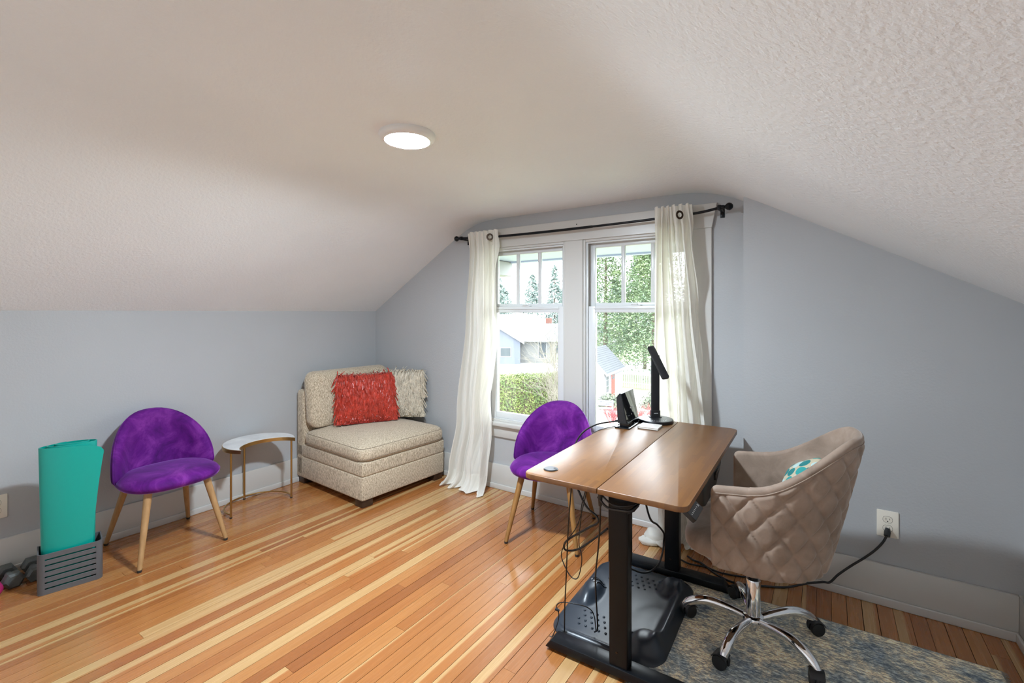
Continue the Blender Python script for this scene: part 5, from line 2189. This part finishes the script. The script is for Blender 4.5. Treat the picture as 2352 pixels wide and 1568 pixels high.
    conifer('tall far conifer in the middle of the tree line', -45, 82, 15.8, 3.4, 7000, 'far_conifer', 23, far, 0.24)
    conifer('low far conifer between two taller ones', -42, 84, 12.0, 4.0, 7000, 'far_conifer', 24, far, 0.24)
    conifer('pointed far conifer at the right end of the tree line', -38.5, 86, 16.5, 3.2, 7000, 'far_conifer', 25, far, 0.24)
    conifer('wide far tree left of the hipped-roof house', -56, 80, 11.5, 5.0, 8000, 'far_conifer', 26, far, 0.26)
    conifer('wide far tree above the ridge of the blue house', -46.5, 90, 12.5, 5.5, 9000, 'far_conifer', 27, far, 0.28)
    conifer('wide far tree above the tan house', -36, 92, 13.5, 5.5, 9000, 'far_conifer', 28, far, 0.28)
    near = 'big conifers beyond the shed'
    conifer('big loose conifer rising behind the garden shed', -18.4, 44.0, 17.5, 4.9, 26000, 'conifer', 31, near, 0.15)
    conifer('big dense conifer right of the shed behind the fence', -13.4, 43.5, 16.5, 4.6, 26000, 'conifer', 32, near, 0.15)
    conifer('big conifer mostly hidden by the right curtain', -8.4, 45.0, 18.0, 4.8, 14000, 'conifer', 33, near, 0.18)
    conifer('conifer filling the gap behind the two nearest ones', -17.0, 52.0, 14.0, 5.6, 18000, 'conifer', 34, near, 0.2)

    conifer('big conifer standing beyond the right casing', -3.0, 46.0, 15.0, 4.6, 9000, 'conifer', 35, near, 0.22)
    conifer('rightmost big conifer of the garden row', 3.2, 45.0, 16.0, 4.6, 9000, 'conifer', 36, near, 0.22)

    # ---- hedge
    r = random.Random(8)
    t = thing('hedge', 'clipped yellow-green hedge below the left window', 'hedge', (-16.4, 23.9, GZ), math.radians(46))
    Lh, Dh, Hh = 6.4, 1.5, 2.45
    b = B()
    b.box((-Lh / 2 + 0.1, -Dh / 2 + 0.12, 0), (Lh / 2 - 0.1, Dh / 2 - 0.12, Hh - 0.12), 0.15, 2)
    b.obj('hedge_core', 'bark', t)
    items = []
    for i in range(11000):
        f = r.random()
        if f < 0.5:
            p, n = Vector((r.uniform(-1, 1) * Lh / 2, -Dh / 2, r.random() * Hh)), (0, -1, 0.3)
        elif f < 0.85:
            p, n = Vector((r.uniform(-1, 1) * Lh / 2, r.uniform(-1, 1) * Dh / 2, Hh)), (0, 0, 1)
        else:
            p, n = Vector((Lh / 2, r.uniform(-1, 1) * Dh / 2, r.random() * Hh)), (1, 0, 0.3)
        p += Vector((r.gauss(0, 0.06), r.gauss(0, 0.07), r.gauss(0, 0.06)))
        items.append((p, r.uniform(0.035, 0.075), (n[0] + r.gauss(0, 0.6), n[1] + r.gauss(0, 0.6), n[2] + r.gauss(0, 0.6)), 0.6))
    quads('leaves', 'hedge', t, items)
    twig_shrub('bare_shrub', 'big leafless shrub in front of the hedge', 'shrub', -13.4, 24.2, 4.6, 0.55, 15, 4, 'twig', 41, 0.030)
    twig_shrub('bare_shrub', 'smaller leafless shrub right of the hedge', 'shrub', -12.2, 23.6, 3.0, 0.6, 12, 4, 'twig', 42, 0.024)
    twig_shrub('bare_tree', 'bare young tree by the street', 'tree', -20.5, 37.5, 5.6, 0.5, 5, 4, 'twig', 43, 0.06)

    # ---- fence, beds and shrubs behind the house
    t = thing('picket_fence', 'white picket fence under the big conifers', 'fence', (-12.0, 38.2, GZ), math.radians(-6))
    for k in range(46):
        b = B()
        x = -4.6 + 0.2 * k
        b.prism([(x, 0.05), (x + 0.10, 0.05), (x + 0.10, 1.45), (x + 0.05, 1.55), (x, 1.45)], -0.012, 0.012, XZ)
        b.obj('picket', 'fence', t, smooth=0)
    for z in (0.4, 1.15):
        b = B()
        b.box((-4.7, 0.012, z), (4.7, 0.05, z + 0.09))
        b.obj('rail', 'fence', t, smooth=0)
    for k, (x, y, lab) in enumerate(((-11.7, 24.6, 'low timber garden bed nearest the house'), (-9.0, 28.2, 'timber garden bed beside the grey-green bush'))):
        t = thing('garden_bed', lab, 'garden bed', (x, y, GZ), 0.3, 'raised garden beds')
        for s in (-1, 1):
            b = B()
            b.box((-1.0, s * 0.6 - 0.04, 0), (1.0, s * 0.6 + 0.04, 0.3))
            b.obj('side_board', 'timber', t, smooth=0)
            b = B()
            b.box((s * 1.0 - 0.04, -0.6, 0), (s * 1.0 + 0.04, 0.6, 0.3))
            b.obj('end_board', 'timber', t, smooth=0)
        b = B()
        b.box((-0.96, -0.56, 0.0), (0.96, 0.56, 0.24))
        b.obj('soil', 'soil', t, smooth=0)
    twig_shrub('red_shrub', 'red-stemmed shrub below the router', 'shrub', -10.9, 23.4, 1.25, 0.9, 26, 3, 'red_twig', 51, 0.020)
    twig_shrub('red_shrub', 'red-stemmed shrub below the desk lamp', 'shrub', -8.6, 26.0, 1.35, 0.9, 26, 3, 'red_twig', 52, 0.020)
    twig_shrub('red_shrub', 'red-stemmed shrub between the two garden beds', 'shrub', -10.2, 25.8, 1.2, 0.9, 22, 3, 'red_twig', 53, 0.020)
    for k, (x, y, R, lab) in enumerate(((-12.0, 29.6, 1.05, 'round grey-green bush in front of the shed'),
                                        (-9.4, 31.2, 1.2, 'round grey-green bush right of the shed'))):
        t = thing('round_bush', lab, 'bush', (x, y, GZ), 0, 'round bushes by the shed')
        items = []
        for i in range(1500):
            d = Vector((r.gauss(0, 1), r.gauss(0, 1), abs(r.gauss(0, 1)))).normalized()
            p = d * R * r.uniform(0.55, 1.0)
            items.append((p, r.uniform(0.05, 0.10), (d.x + r.gauss(0, .4), d.y + r.gauss(0, .4), d.z + r.gauss(0, .4)), 0.5))
        quads('leaves', 'shrub', t, items)
        b = B()
        b.tube([(0, 0, 0), (0, 0, R * 0.6)], 0.06, 6)
        b.obj('stem', 'bark', t)
    t = thing('garden_bench', 'blue-grey garden bench in front of the shed', 'bench', (-11.6, 27.2, GZ), 0.35)
    for k in range(4):
        b = B()
        b.box((-0.7, -0.22 + 0.12 * k, 0.43), (0.7, -0.12 + 0.12 * k, 0.47))
        b.obj('seat_slat', 'bench', t, smooth=0)
    for k in range(3):
        b = B()
        b.box((-0.7, 0.26, 0.56 + 0.12 * k), (0.7, 0.30, 0.65 + 0.12 * k))
        b.obj('back_slat', 'bench', t, smooth=0)
    for x in (-0.65, 0.65):
        for y in (-0.2, 0.26):
            b = B()
            b.box((x - 0.04, y - 0.03, 0), (x + 0.04, y + 0.03, 0.43 if y < 0 else 0.92))
            b.obj('leg', 'bench', t, smooth=0)


build_outside()
